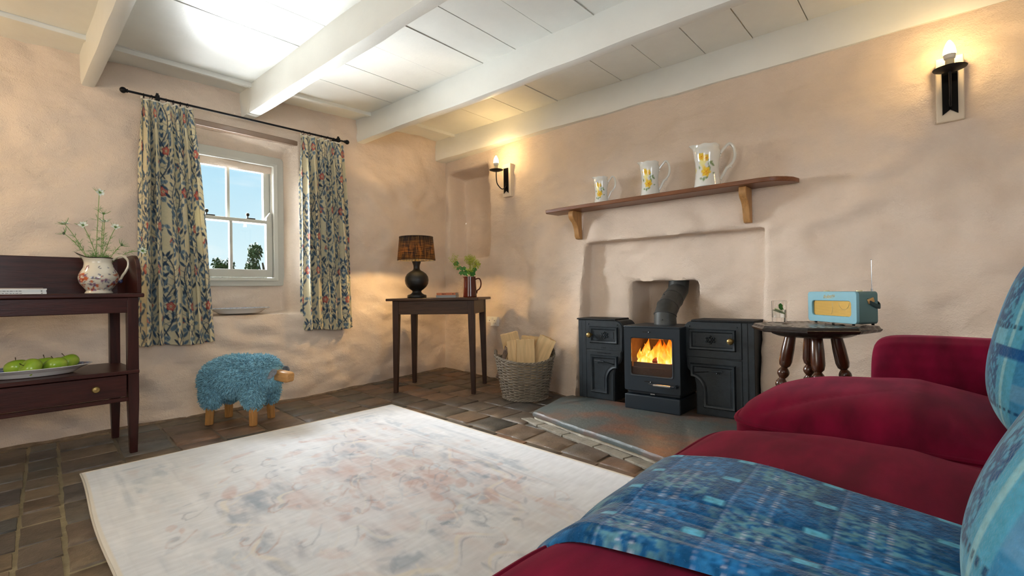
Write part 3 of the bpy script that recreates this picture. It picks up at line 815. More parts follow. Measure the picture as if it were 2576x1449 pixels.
def shelf_jug(label, y, r, h, x=3.125, turn=0.):
    root = thing('jug', label, 'jug', (x, y, SH), -1.2+turn, group='three yellow-rose jugs on the wooden shelf')
    k = h; prof = [(r*.95, 0), (r*1.02, .015*k), (r*.97, .10*k), (r*.88, .28*k), (r*.86, .45*k), (r*.90, .62*k), (r*.98, .76*k), (r*1.0, .84*k), (r*.90, .93*k), (r*.92, 1.0*k)]
    cv = rose_paint(2*PI*r, h)
    def colf(th, z, outer):
        if not outer: return '#e2e2dc'
        return None
    fd = lambda t: .008*h*np.cos(t*7)
    o = jug_mesh(root, prof, (.80, r*.42, .035*k, .42), None, 0, glz, None, fade=fd)
    me = o.data; co = np.zeros(len(me.vertices)*3); me.vertices.foreach_get('co', co); co = co.reshape(-1, 3)
    ang = (np.arctan2(co[:, 1], co[:, 0])+PI) % (2*PI); U = ang/(2*PI)*2*PI*r; V = np.clip(co[:, 2], 0, h*.999)
    at = me.color_attributes.new('Col', 'FLOAT_COLOR', 'POINT'); arr = np.ones((len(co), 4), np.float32)
    arr[:, :3] = cv.sample(U*.999, V); half = len(co)//2; arr[half:, :3] = lin('#dcdcd6'); at.data.foreach_set('color', arr.ravel())
    hm = MB(); rr_ = r*.115; hp = [(.97*r, 0, .80*k), (1.25*r, 0, .90*k), (1.62*r, 0, 1.0*k), (1.92*r, 0, .92*k), (2.02*r, 0, .74*k), (1.9*r, 0, .58*k), (1.62*r, 0, .48*k), (1.35*r, 0, .40*k), (1.12*r, 0, .27*k), (.93*r, 0, .18*k)]
    hp = [Vector(p) for p in hp]; pts = []
    for i in range(len(hp)-1):
        p0, p1, p2, p3 = hp[max(0, i-1)], hp[i], hp[i+1], hp[min(len(hp)-1, i+2)]
        for q in range(5): t = q/5; pts.append(.5*((2*p1)+(p2-p0)*t+(2*p0-5*p1+4*p2-p3)*t*t+(3*p1-p0-3*p2+p3)*t**3))
    pts.append(hp[-1]); c_ = lin('#dcdcd4')
    hm.tube(pts, rr_, 10, col=c_); hm.ball((1.45*r, 0, .445*k), (r*.16, r*.10, r*.10), 8, col=c_); hm.ball((1.68*r, 0, .455*k), (r*.13, r*.08, r*.07), 8, col=c_); hm.ball((.96*r, 0, .75*k), (r*.08, r*.08, r*.13), 8, col=c_); hm.ball((.92*r, 0, .15*k), (r*.08, r*.08, r*.12), 8, col=c_)
    hm.build('handle', glz, root)
    return root
shelf_jug('smallest white jug with yellow roses, at the left end of the shelf', 1.845, .0505, .190)
shelf_jug('medium white jug with yellow roses, in the middle of the shelf', 1.468, .063, .228)
shelf_jug('largest white jug with yellow roses, right of the other two on the shelf', 1.087, .079, .262)

# ---- shelf with two brackets
swood = mat('shelf_wood', '#7a4a2c', .38, var=.35, vscale=9, vstretch=(14, 1, 14), bump=.1, bscale=20, bstretch=(6, .6, 6), coat=.15)
oak = mat('oak_bracket', '#b98a55', .45, var=.3, vscale=9, vstretch=(10, 10, 1.2))
sh = thing('wall_shelf', 'long brown wooden wall shelf on two shaped oak brackets', 'shelf', (3.05, 1.5, 1.398))
def sx(y): return fire_x(y, 1.4)-3.05
b = MB(); top = []
out = [(0.005, .80), (-.012, .55), (-.014, -.55), (-.012, -.74)]
pts = [(.17, .80), (.03, .812), (.0, .795), (-.012, .60), (-.010, 0), (-.012, -.55), (-.012, -.72), (-.004, -.775), (.02, -.82), (.06, -.86), (.10, -.885), (.17, -.90)]
n = len(pts); vs = [(x, y, z) for z in (0, .027) for x, y in pts]
b.add(vs, [tuple(range(n)), tuple(range(n, 2*n))[::-1]]+[(i, (i+1) % n, (i+1) % n+n, i+n) for i in range(n)])
b.build('shelf_board', swood, sh, bevel=.004)
for yb in (.585, -.628):
    pr = [(.15, 0), (.035, 0), (.028, -.02), (.030, -.045), (.045, -.065), (.075, -.085), (.095, -.115), (.105, -.15), (.110, -.185), (.125, -.205), (.155, -.208)]
    b = MB(); n = len(pr); vs = [(x, yb+s, z) for s in (-.021, .021) for x, z in pr]
    b.add(vs, [tuple(range(n)), tuple(range(n, 2*n))[::-1]]+[(i, i+n, (i+1) % n+n, (i+1) % n) for i in range(n)])
    b.build('bracket', oak, sh, bevel=.003)

# ================================================================ sconces
cream = mat('painted_backplate', '#dccdb6', .45)
bulbm = mat('lit_bulb', '#fff3d8', .3, emit='#ffe2a8', estr=14.0)
sleeve = mat('candle_sleeve', '#d9c8a0', .5)
def sconce(label, y, z, x, s, reach, power):
    root = thing('wall_sconce', label, 'wall light', (x, y, z), -PI/2, group='iron candle wall lights')
    w_, h_ = .105*s, .315*s
    b = MB(); b.prism([(-w_/2, -h_/2), (w_/2, -h_/2), (w_/2, h_/2), (-w_/2, h_/2)], -.022, .05); b.build('backplate', cream, root, bevel=.005)
    b = MB(); pw = .058*s; b.prism([(-pw/2, -h_*.40), (0, -h_*.325), (pw/2, -h_*.40), (pw/2, h_*.36), (-pw/2, h_*.36)], -.029, -.023); b.build('iron_plate', mat('polished_black', '#0d0d0e', .18, .5), root, bevel=.001)
    b = MB(); yc = -reach
    pts = [(0, -.026, -.02*s), (0, -.03, -.06*s), (0, -.045-.1*reach, -.088*s), (0, -reach*.62, -.090*s), (0, -reach*.92, -.055*s), (0, -reach, -.005*s), (0, -reach, .058*s)]
    hp = [Vector(p) for p in pts]; q = []
    for i in range(len(hp)-1):
        p0, p1, p2, p3 = hp[max(0, i-1)], hp[i], hp[i+1], hp[min(len(hp)-1, i+2)]
        for k in range(6): t = k/6; q.append(.5*((2*p1)+(p2-p0)*t+(2*p0-5*p1+4*p2-p3)*t*t+(3*p1-p0-3*p2+p3)*t**3))
    q.append(hp[-1]); b.tube(q, .0048*s, 8); b.build('arm', iron, root)
    b = MB(); zc = .060*s; b.lathe([(.006, zc-.002), (.035*s, zc+.001), (.062*s, zc+.010), (.064*s, zc+.013), (.060*s, zc+.013), (.03*s, zc+.005), (.001, zc+.004)], (0, yc, 0), 36); b.build('drip_pan', iron, root)
    b = MB(); b.lathe([(.0165*s, zc+.004), (.0165*s, zc+.052*s)], (0, yc, 0), 20, capt=True); b.build('candle_tube', sleeve, root)
    b = MB(); zb = zc+.052*s; b.lathe([(.014*s, zb), (.021*s, zb+.006*s), (.0235*s, zb+.022*s), (.0240*s, zb+.024*s)], (0, yc, 0), 24); b.build('bulb_base', mat('bulb_plastic', '#e8e0d0', .4), root)
    b = MB(); zz = zb+.024*s; b.lathe([(.024*s, zz), (.0245*s, zz+.012*s), (.021*s, zz+.033*s), (.014*s, zz+.052*s), (.006*s, zz+.066*s), (.001, zz+.070*s)], (0, yc, 0), 24); b.build('bulb', bulbm, root)
    l = bpy.data.lights.new('sconce_glow', 'POINT'); l.energy = power; l.color = (1.0, .66, .28); l.shadow_soft_size = .03
    lo_ = bpy.data.objects.new('sconce_glow', l); COL.objects.link(lo_); lo_.parent = root; lo_.location = (0, yc, zz+.082*s)
    return root
sconce('smaller-looking candle sconce beside the corner niche, left of the shelf', 2.945, 1.806, 3.355, .95, .155, 3.4)
sconce('large candle sconce high on the wall above the sofa, right of the shelf', -.050, 1.752, 3.232, 1.0, .105, 3.0)
lamp('assumed_lamp_glow', 'POINT', (-.55, 3.75, 1.85), 13.0, (1.0, .72, .38), shadow_soft_size=.03)  # warm point light added at the unseen left; its lamp is only assumed

# ================================================================ socket
pl = mat('white_plastic', '#efeae0', .3)
so = thing('double_socket', 'white double wall socket low on the wall right of the corner table', 'socket', (fire_x(3.135, .525)-.020, 3.135, .527), -PI/2-.12)
b = MB(); b.ring(rr(-.073, .073, -.043, .043, .006), inset(rr(-.073, .073, -.043, .043, .006), .003), -.006, .012, -.009); b.b2(-.071, .071, -.0088, .022, -.041, .041); b.build('faceplate', pl, so)
dk = mat('dark_slot', '#1c1a18', .6)
for cx in (-.036, .036):
    b = MB(); b.b2(cx-.003, cx+.003, -.0095, -.008, .002, .012); b.b2(cx-.014, cx-.007, -.0095, -.008, -.018, -.014); b.b2(cx+.007, cx+.014, -.0095, -.008, -.018, -.014); b.build('pin_holes', dk, so, smooth=False)
    b = MB(); b.box((cx*.30, -.011, .024), (.013, .006, .020), rotm(.15)); b.build('switch', pl, so, bevel=.001)

# ================================================================ sideboard
mahog = mat('dark_mahogany', '#3d1a14', .36, var=.6, vscale=5, vstretch=(1, 12, 12), bump=.08, bscale=25, bstretch=(1, 8, 8), coat=.06, spec=.28)
mahog_v = mat('dark_mahogany_upright', '#371813', .36, var=.5, vscale=5, vstretch=(12, 12, 1), coat=.06, spec=.28)
brassk = mat('aged_brass', '#9a8250', .38, .85, var=.25, vscale=40)
sb = thing('sideboard', 'dark mahogany buffet sideboard with gallery back, lower shelf and drawer', 'sideboard', (.02, 3.365, 0))
X0, X1, Yf, Yb = -.66, .638, -.225, .235
def part(nm, m, boxes, bev=.003, parent=None, **k):
    b = MB()
    for q in boxes: b.b2(*q)
    return b.build(nm, m, parent or sb, bevel=bev, **k)
part('top_board', mahog, [(X0-.02, X1+.022, Yf-.022, Yb+.01, .800, .822)], .006)
part('apron', mahog, [(X0+.01, X1-.01, Yf+.006, Yf+.026, .722, .800), (X1-.026, X1-.006, Yf+.02, Yb-.02, .722, .800), (X0+.006, X0+.026, Yf+.02, Yb-.02, .722, .800), (X0, X1, Yb-.02, Yb, .722, .80)])
for x in (X0, X1-.046):
    for y in (Yf, Yb-.046):
        b = MB(); b.b2(x, x+.046, y, y+.046, .27, .80); xm, ym = x+.023, y+.023
        b.add([(xm+sx_*w_, ym+sy_*w_, z) for z, w_ in ((.272, .023), (0, .0155)) for sx_, sy_ in ((-1, -1), (1, -1), (1, 1), (-1, 1))], [(0, 1, 5, 4), (1, 2, 6, 5), (2, 3, 7, 6), (3, 0, 4, 7), (4, 5, 6, 7)])
        b.build('leg', mahog_v, sb, bevel=.002)
part('lower_shelf', mahog, [(X0-.004, X1+.001, Yf-.006, Yb, .408, .428)], .004)
part('rail', mahog, [(X0+.04, X1-.04, Yf+.004, Yf+.03, .270, .290), (X1-.03, X1-.008, Yf+.03, Yb-.03, .270, .41), (X0+.008, X0+.03, Yf+.03, Yb-.03, .27, .41), (X0+.03, X1-.03, Yb-.025, Yb-.005, .27, .41)])
dr = part('drawer', mahog, [(X0+.05, X1-.05, Yf+.008, Yf+.028, .294, .404), (X0+.06, X1-.06, Yf+.02, Yb-.04, .30, .31)], .002)
for x in (-.46, .462):
    b = MB(); b.lathe([(.010, 0), (.010, .003), (.006, .006), (.006, .012), (.014, .016), (.0165, .022), (.013, .028), (.001, .030)], (x, Yf+.008, .350), 20, rotm(PI/2)); b.build('knob', brassk, dr)
def gallery_side(x):
    pr = [(Yb+.005, .822), (Yb+.005, 1.025), (-.10, 1.025)]+[(-.10-.115*math.sin(a), .91+.115*math.cos(a)) for a in [PI/2*k/10 for k in range(1, 11)]]+[(-.215, .822)]
    b = MB(); n = len(pr); vs = [(x+s, y, z) for s in (0, .020) for y, z in pr]
    b.add(vs, [tuple(range(n)), tuple(range(n, 2*n))[::-1]]+[(i, i+n, (i+1) % n+n, (i+1) % n) for i in range(n)]); b.build('gallery_end', mahog, sb, bevel=.003)
gallery_side(X1-.004); gallery_side(X0-.016)
part('gallery_back', mahog, [(X0, X1, Yb-.012, Yb+.006, .822, 1.025)], .003)

# platter and apples
oval_dish('platter', 'long oval platter holding green apples on the sideboard\'s lower shelf', 'platter', (.285, 3.315, .4285), .215, .125, .040, .08, blue_rim)
applem = mat('green_apple', '#84ad2b', .25, var=.35, vscale=14, var2='#a9bf45', coat=.3)
stemm = mat('apple_stem', '#4a3a1e', .7)
def apple(label, x, y, z, r, rx, ry):
    root = thing('apple', label, 'apple', (x, y, z), 0, 'green apples on the platter')
    root.rotation_euler = (rx, ry, rnd.uniform(0, 6))
    pr = []
    for i in range(25):
        a = PI*i/24; rr_ = math.sin(a)*(1+.05*math.cos(a)); zz = -math.cos(a)*.86
        if i > 16: zz -= .30*max(0, 1-math.sin(a))**1.6
        if i < 7: zz += .20*max(0, 1-math.sin(a))**2
        pr.append((max(rr_, .003)*r, zz*r))
    b = MB(); b.lathe(pr, n=32, capt=True)
    b.v = [(x_*(1+.025*math.cos(5*math.atan2(y_, x_))*(1 if z_ < 0 else .4)), y_*(1+.025*math.cos(5*math.atan2(y_, x_))), z_) for x_, y_, z_ in b.v]
    b.build('flesh', applem, root)
    b = MB(); b.tube([(0, 0, r*.45), (.002, 0, r*.75), (.006, .002, r*1.02)], [.0018, .0015, .0022], 6); b.build('stem', stemm, root)
AR = .047
for lab, x, y, dz, rx, ry in (('front left green apple with its stem facing out', .262, 3.255, 0, 1.0, .15), ('green apple at the far left, behind the front left apple', .225, 3.345, 0, .2, -.3),
                         ('green apple in the middle of the back row', .325, 3.375, .0, -.1, .1), ('front right green apple on the platter', .355, 3.29, .0, .35, .2), ('green apple at the back right of the platter', .408, 3.37, .004, -.2, .3)):
    apple(lab, x, y, .4345+AR*.84+dz, AR, rx, ry)

# magazines
mag_cols = ['#d9dad6', '#cfd3d2', '#e3e1da', '#8a6f55']
for i, (lab, dx, dz, t, c_) in enumerate((('white magazine at the bottom of the stack on the sideboard top', 0, 0, .009, 0), ('thick white magazine with grey lettered spine, second from the bottom', -.004, .0092, .011, 1),
                               ('white magazine third from the bottom of the stack', -.005, .0204, .006, 2), ('thin curled cream magazine lying on top of the stack', -.012, .0266, .003, 3))):
    root = thing('magazine', lab, 'magazine', (.215+dx, 3.335, .8225+dz), .03*(i % 3-1), 'magazines on the sideboard')
    b = MB(); b.b2(-.15, .105, -.105, .105, .0006, t-.0006); b.build('pages', mat('paper', '#dedccf', .7, var=.2, vscale=30, vstretch=(1, 1, 60)), root, smooth=False)
    b = MB()
    for z in (0, t-.0006): b.b2(-.152, .107, -.107, .107, z, z+.0006)
    b.b2(-.152, .107, -.1075, -.1065, 0, t); b.build('cover', mat('cover%d' % i, mag_cols[i], .35), root, smooth=False)
    if i < 2:
        b = MB(); g = random.Random(i)
        x = -.14
        while x < .02: w_ = g.uniform(.003, .012); b.b2(x, x+w_, -.1083, -.1074, t*.35, t*.62); x += w_+.003
        b.build('spine_print', mat('print_grey', '#6b6a66', .6), root, smooth=False)
        b = MB(); b.b2(.088, .093, -.1083, -.1074, t*.25, t*.7); b.build('spine_mark', mat('print_grey'), root, smooth=False)

# ---- patterned jug with white flowers
nj = thing('jug', 'large pale jug with dark rim and red and blue painted scenes on the sideboard', 'jug', (.535, 3.36, .8225), -.30)
nprof = [(.056, 0), (.060, .004), (.052, .016), (.060, .028), (.080, .055), (.0865, .082), (.082, .105), (.066, .135), (.055, .160), (.056, .175), (.062, .190)]
jc = Canvas(.54, .21, .0012, '#dcd5c2'); g = random.Random(8)
for k in range(230):
    x, y = g.uniform(0, .54), abs(g.gauss(.058, .035))+.012
    if y > .15 and g.random() < .7: continue
    q = g.random()
    if q < .38: jc.leaf(x, y, g.uniform(.008, .02), g.uniform(.003, .007), g.uniform(0, PI), g.choice(['#39406f', '#4b4f78', '#2c3358']), .9)
    elif q < .62: jc.disc(x, y, g.uniform(.003, .008), g.choice(['#b5562f', '#c4633a', '#a8452c']), .95, 5, .2)
    elif q < .8: jc.line([(x, y), (x+g.uniform(-.02, .02), y+g.uniform(-.006, .01)), (x+g.uniform(-.03, .03), y+g.uniform(-.01, .014))], .0016, g.choice(['#5d4a60', '#b5562f', '#4a5a48']), .9)
    elif q < .9: jc.disc(x, y, g.uniform(.005, .011), '#7b5574', .9, 6, .2); 
    else: jc.rect(x, x+g.uniform(.008, .02), y, y+.004, '#b05a34', .9)
for fx in (.06, .24, .42):
    jc.disc(fx, .07, .012, '#c4552f', 1, 6, .15); jc.disc(fx, .07, .004, '#eee0b8', 1); jc.disc(fx+.03, .078, .010, '#cc6a3c', 1, 5, .2); jc.disc(fx+.02, .135, .012, '#7b4a68', 1, 5, .2); jc.disc(fx+.02, .135, .005, '#c9a0a8', 1)
    jc.leaf(fx+.0, .100, .05, .012, .3, '#b8603b', .9); jc.rect(fx-.02, fx+.02, .045, .049, '#b05a34', .9)
o = jug_mesh(nj, nprof, (.72, .040, .030, .55), None, 0, glz)
me = o.data; co = np.zeros(len(me.vertices)*3); me.vertices.foreach_get('co', co); co = co.reshape(-1, 3)
ang = (np.arctan2(co[:, 1], co[:, 0])+PI) % (2*PI); at = me.color_attributes.new('Col', 'FLOAT_COLOR', 'POINT'); arr = np.ones((len(co), 4), np.float32)
arr[:, :3] = jc.sample(ang/(2*PI)*.5399, np.clip(co[:, 2], 0, .209)); zr = co[:, 2]/(.190+.030*np.exp(-(((ang % (2*PI))-0)/.55)**2)-.0); 
half = len(co)//2; arr[half:, :3] = lin('#d8d0bc')
nn_ = 96; rimrows = np.zeros(len(co), bool); R_ = len(co)//nn_
for k in (R_//2-3, R_//2-2, R_//2-1, R_//2, R_//2+1): rimrows[k*nn_:(k+1)*nn_] = True
arr[rimrows, :3] = lin('#3d342f'); arr[np.where(co[:, 2] < .014)[0], :3] = lin('#d9d1bd')
at.data.foreach_set('color', arr.ravel())
hp = [Vector(p) for p in [(.058, 0, .178), (.075, 0, .196), (.102, 0, .200), (.122, 0, .178), (.124, 0, .150), (.112, 0, .118), (.100, 0, .098), (.092, 0, .080), (.083, 0, .068)]]
hm = MB(); pts = []
for i in range(len(hp)-1):
    p0, p1, p2, p3 = hp[max(0, i-1)], hp[i], hp[i+1], hp[min(len(hp)-1, i+2)]
    for q in range(5): t = q/5; pts.append(.5*((2*p1)+(p2-p0)*t+(2*p0-5*p1+4*p2-p3)*t*t+(3*p1-p0-3*p2+p3)*t**3))
pts.append(hp[-1]); hm.tube(pts, .0065, 10, col=lin('#cfc5ad')); hm.ball((.09, 0, .066), (.010, .008, .012), 8, col=lin('#3a4064')); hm.build('handle', glz, nj)

stemg = mat('flower_stem', '#7c9a52', .6); feath = mat('feathery_leaf', '#5f9045', .6); petalw = mat('white_petal', '#e9efe4', .6); core = mat('seed_core', '#5d7a34', .6); budm = mat('dark_bud', '#58604e', .7)
for m_ in (petalw, feath):
    m_.node_tree.nodes['Principled BSDF'].inputs['Subsurface Weight'].default_value = 0
def curve3(a, c, b, n=9): return [a*(1-t)**2+c*2*t*(1-t)+b*t*t for t in [k/n for k in range(n+1)]]
def feather(fb, p, d, ln, g, k=9, r=.0007):
    d = d.normalized()
    for q in range(k):
        a = Vector((g.gauss(0, 1), g.gauss(0, 1), g.gauss(0, .8))).normalized(); e_ = (d*.8+a).normalized(); l2 = ln*g.uniform(.5, 1)
        m_ = p+e_*l2*.5; fb.tube([p, m_, p+e_*l2+a*l2*.15], [r, r*.8, r*.4], 4, cap=False)
        for s in (1, 2):
            a2 = Vector((g.gauss(0, 1), g.gauss(0, 1), g.gauss(0, 1))).normalized(); fb.tube([m_, m_+(e_+a2*.8).normalized()*l2*.45], [r*.8, r*.3], 3, cap=False)
def nigella(label, head, kind, seed, mid=None):
    g = random.Random(seed); base = Vector((.535+g.uniform(-.02, .02), 3.36+g.uniform(-.02, .02), .87)); head = Vector(head)
    root = thing('white_flower_stem', label, 'flower', tuple(base), group='white feathery flowers in the painted jug')
    H = head-base; lip = Vector((.535, 3.36, 1.03)); out = (head-lip); c = Vector((.0, .0, .17))+Vector((H.x*.22, H.y*.22, 0)) if mid is None else Vector(mid)-base
    pts = curve3(Vector((0, 0, 0)), c, H); b = MB(); b.tube(pts, [.0016]*len(pts), 6); b.build('stem', stemg, root)
    f = MB()
    for t in (.45, .6, .75, .88):
        i = int(t*9)
        if pts[i].z > .17 or t > .6: feather(f, pts[i], pts[i]-pts[i-1], .045 if t < .8 else .03, g, 6)
    # ruff round the head
    d = (pts[-1]-pts[-2]).normalized()
    for q in range(16):
        a = Vector((g.gauss(0, 1), g.gauss(0, 1), g.gauss(0, 1))); a = (a-d*a.dot(d)).normalized(); e_ = (a+d*.5).normalized()
        f.tube([H, H+e_*.018, H+e_*.036+d*.006], [.0007, .0006, .0003], 4, cap=False)
    f.build('foliage', feath, root)
    if kind == 'bud':
        b = MB(); b.ball(tuple(H+d*.004), (.0055, .0055, .008), 8); b.build('bud', budm, root); return
    r_ = {'open': .022, 'small': .012, 'side': .020}[kind]
    face = Vector((g.uniform(-.3, .3), -.7, g.uniform(.0, .6))).normalized() if kind != 'side' else Vector((.0, -.3, 1)).normalized(); Q = face.to_track_quat('Z', 'Y').to_matrix().to_4x4()
    b = MB(); np_ = 8 if kind != 'small' else 5
    for q in range(np_):
        a = 2*PI*q/np_+g.uniform(-.1, .1); M = Q @ rotm(0, 0, a) @ rotm(0, -.35-.25*(q % 2), 0); w_ = r_*.33
        pr = [(0, 0), (.35, .35), (.65, .5), (.88, .35), (1.08, 0), (.88, -.35), (.65, -.5), (.35, -.35)]
        vs = [H+M @ Vector((r_*x, w_*y*1.7, .0015*math.sin(x*3))) for x, y in pr]+[H+M @ Vector((r_*.55, 0, -.002))]
        b.add(vs, [(i, (i+1) % 8, 8) for i in range(8)])
    b.build('petals', petalw, root)
    b = MB(); b.ball(tuple(H+face*.004), (.005, .005, .006), 8)
    for q in range(9): a = Vector((g.gauss(0, 1), g.gauss(0, 1), 0)); e_ = (Q.to_3x3() @ a.normalized()+face*1.1).normalized(); b.tube([H+face*.003, H+e_*.012], [.0008, .0005], 4)
    b.build('flower_centre', core, root)
for lab, hd, kind, sd, mid in (('tallest white flower, standing straight up above the jug', (.543, 3.38, 1.362), 'open', 1, (.53, 3.37, 1.15)), ('white flower on the left side of the bunch, second from the left', (.475, 3.37, 1.178), 'open', 2, None),
                      ('pale green-white flower at the far left of the bunch', (.405, 3.38, 1.180), 'side', 3, None), ('small green seed head at the far left, lowest on that side', (.402, 3.37, 1.130), 'bud', 4, None),
                      ('small white bud partly open, below the tallest flower', (.561, 3.39, 1.250), 'small', 5, None), ('white flower in the middle of the bunch under the small bud', (.562, 3.37, 1.205), 'side', 6, None),
                      ('wide open white flower on the right of the bunch', (.606, 3.36, 1.178), 'open', 7, None), ('white flower reaching far right in front of the left curtain', (.722, 3.36, 1.058), 'open', 8, (.60, 3.36, 1.06)),
                      ('dark round bud low on the right of the bunch', (.632, 3.37, 1.085), 'bud', 9, (.575, 3.36, 1.03))):
    nigella(lab, hd, kind, sd, mid)
g = random.Random(5); f = MB()
for k in range(46):
    a = g.uniform(0, 2*PI); p = Vector((math.cos(a)*.03, math.sin(a)*.03, .185)); feather(f, p, Vector((math.cos(a)*.9+.3, math.sin(a)*.5, .9)), g.uniform(.03, .065), g, 3)
fo_ = f.build('feathery_foliage', feath, None, loc=(.535, 3.36, .8225)); tag(fo_, 'fine feathery green foliage filling the mouth of the painted jug', 'foliage', kind='stuff')

# ================================================================ sheep footstool
woolm = mat('blue_wool', '#8fc3d6', .9, var=.55, vscale=70, sheen=.15, spec=.2)
pine = mat('pine_leg', '#c08c50', .45, var=.25, vscale=8, vstretch=(12, 12, 1.5), coat=.2)
felt = mat('grey_felt', '#7d828a', .9, var=.3, vscale=60)
SHP = Vector((1.245, 3.365, 0)); sheep = thing('sheep_footstool', 'blue woolly sheep footstool with wooden legs below the window', 'footstool', tuple(SHP), -.98)
ells = [((-.02, 0, .285), (.262, .145, .140)), ((-.155, 0, .26), (.125, .135, .13)), ((.12, 0, .30), (.14, .125, .125))]
legp = [(-.155, -.085), (-.165, .085), (.125, -.085), (.12, .085)]
for x, y in legp: ells.append(((x, y, .185), (.072, .058, .095)))
b = MB()
for c, r_ in ells: b.ball(c, tuple(k-.012 for k in r_), 12)
g = random.Random(21)
pts = []
for ei, (c, r_) in enumerate(ells):
    n_ = int(6.4e4*(r_[0]*r_[1]+r_[0]*r_[2]+r_[1]*r_[2])/1.2)+60
    for k in range(n_):
        d = Vector((g.gauss(0, 1), g.gauss(0, 1), g.gauss(0, 1))).normalized(); p = Vector((c[0]+d.x*(r_[0]-.014), c[1]+d.y*(r_[1]-.014), c[2]+d.z*(r_[2]-.014)))
        if p.x > .212 and abs(p.y) < .072 and .272 < p.z < .352: continue
        if any(((p.x-c2[0])/(r2[0]-.016))**2+((p.y-c2[1])/(r2[1]-.016))**2+((p.z-c2[2])/(r2[2]-.016))**2 < 1 for j, (c2, r2) in enumerate(ells) if j != ei): continue
        nrm = Vector((d.x/r_[0], d.y/r_[1], d.z/r_[2])).normalized(); pts.append((p, nrm))
for p, nrm in pts:
    droop = Vector((g.gauss(0, .45), g.gauss(0, .45), -.55+g.gauss(0, .3))); d = (nrm+droop*.75).normalized(); ln = g.uniform(.018, .030)
    b.tube([p, p+(nrm+d)*.5*ln*.5, p+d*ln], [.0030, .0028, .0014], 4, cap=False)
b.build('fleece', woolm, sheep, angle=180)
for x, y in legp:
    b = MB(); h_ = .20; vs = []
    for z, s in ((h_, 1.0), (.006, .92), (0, .8)):
        for k in range(6): a = 2*PI*k/6; vs.append((x*(1+.06*(1-z/h_))+math.cos(a)*.028*s, y*(1+.12*(1-z/h_))+math.sin(a)*.028*s, z))
    fs = [tuple(range(6)), tuple(range(12, 18))[::-1]]+[(r*6+k, r*6+(k+1) % 6, (r+1)*6+(k+1) % 6, (r+1)*6+k) for r in (0, 1) for k in range(6)]
    b.add(vs, fs); b.build('leg', pine, sheep, bevel=.002)
b = MB(); M = rotm(0, .12, -.25)
pr = rr(-.035, .035, -.032, .032, .014, 3); n = len(pr)
vs = [Vector((xx, p[0]*s, p[1]*s)) for xx, s in ((-.02, .95), (.085, 1.0), (.113, .96), (.126, .80)) for p in pr]; vs = [M @ v+Vector((.222, 0, .300)) for v in vs]
fs = [tuple(range(n)), tuple(range(3*n, 4*n))]+[(r*n+k, r*n+(k+1) % n, (r+1)*n+(k+1) % n, (r+1)*n+k) for r in range(3) for k in range(n)]
b.add(vs, fs); b.build('wooden_muzzle', mat('pine_muzzle', '#c2925a', .4, var=.2, vscale=8, vstretch=(2, 14, 14), coat=.2), sheep, bevel=.004)
for s in (-1, 1):
    b = MB(); c = Vector((.245, s*.046, .330)); vs = []
    for i in range(7):
        t = i/6; w_ = .030*math.sin(PI*min(1, t*.92+.08))**.7
        for j in range(5):
            u = j/4-.5; vs.append(c+Vector((-.035*t*0-.018*t+.012*abs(u)*2, s*(.012+.028*t), .012-.055*t))+Vector((u*w_*1.6, s*(.010*(1-(2*u)**2)), 0)))
    b.add(vs, [(i*5+j, i*5+j+1, (i+1)*5+j+1, (i+1)*5+j) for i in range(6) for j in range(4)]); o = b.build('ear', felt, sheep)
    q = o.modifiers.new('t', 'SOLIDIFY'); q.thickness = .004; q.offset = 0

# ================================================================ corner table and what stands on it
TC = Vector((2.735, 3.17, 0)); TR = -1.00
oakd = mat('dark_oak', '#40291a', .42, var=.5, vscale=5, vstretch=(1.2, 14, 14), bump=.12, bscale=20, bstretch=(1, 8, 8), coat=.03, spec=.28)
oakv = mat('dark_oak_upright', '#3a251a', .42, var=.45, vscale=6, vstretch=(14, 14, 1.2), coat=.02, spec=.28)
tb = thing('side_table', 'small dark oak table standing across the corner with tapered legs', 'table', tuple(TC), TR)
w2, d2, TZ = .335, .235, .757
def tpart(nm, m, boxes, bev=.003):
    b = MB()
    for q in boxes: b.b2(*q)
    return b.build(nm, m, tb, bevel=bev)
tpart('tabletop', oakd, [(-w2-.045, w2+.04, -d2-.03, d2+.03, TZ-.020, TZ)], .004)
for sx_ in (-1, 1):
    for sy_ in (-1, 1):
        b = MB(); a0, a1 = .025, .016; cx, cy = sx_*(w2-.025), sy_*(d2-.025)
        vs = [(cx+q*a0, cy+r*a0, TZ-.02) for q, r in ((-1, -1), (1, -1), (1, 1), (-1, 1))]+[(cx+q*a0, cy+r*a0, .60) for q, r in ((-1, -1), (1, -1), (1, 1), (-1, 1))]
        ox, oy = sx_*.009, sy_*.009; vs += [(cx+ox+q*a1, cy+oy+r*a1, 0) for q, r in ((-1, -1), (1, -1), (1, 1), (-1, 1))]
        b.add(vs, [(0, 1, 2, 3), (8, 9, 10, 11)]+[(k*4+i, k*4+(i+1) % 4, k*4+4+(i+1) % 4, k*4+4+i) for k in (0, 1) for i in range(4)]); b.build('leg', oakv, tb, bevel=.002)
tpart('apron', oakd, [(-w2+.045, w2-.045, -d2+.004, -d2+.024, .628, TZ-.02), (-w2+.045, w2-.045, d2-.024, d2-.004, .628, TZ-.02), (-w2+.004, -w2+.024, -d2+.045, d2-.045, .628, TZ-.02), (w2-.024, w2-.004, -d2+.045, d2-.045, .628, TZ-.02)])

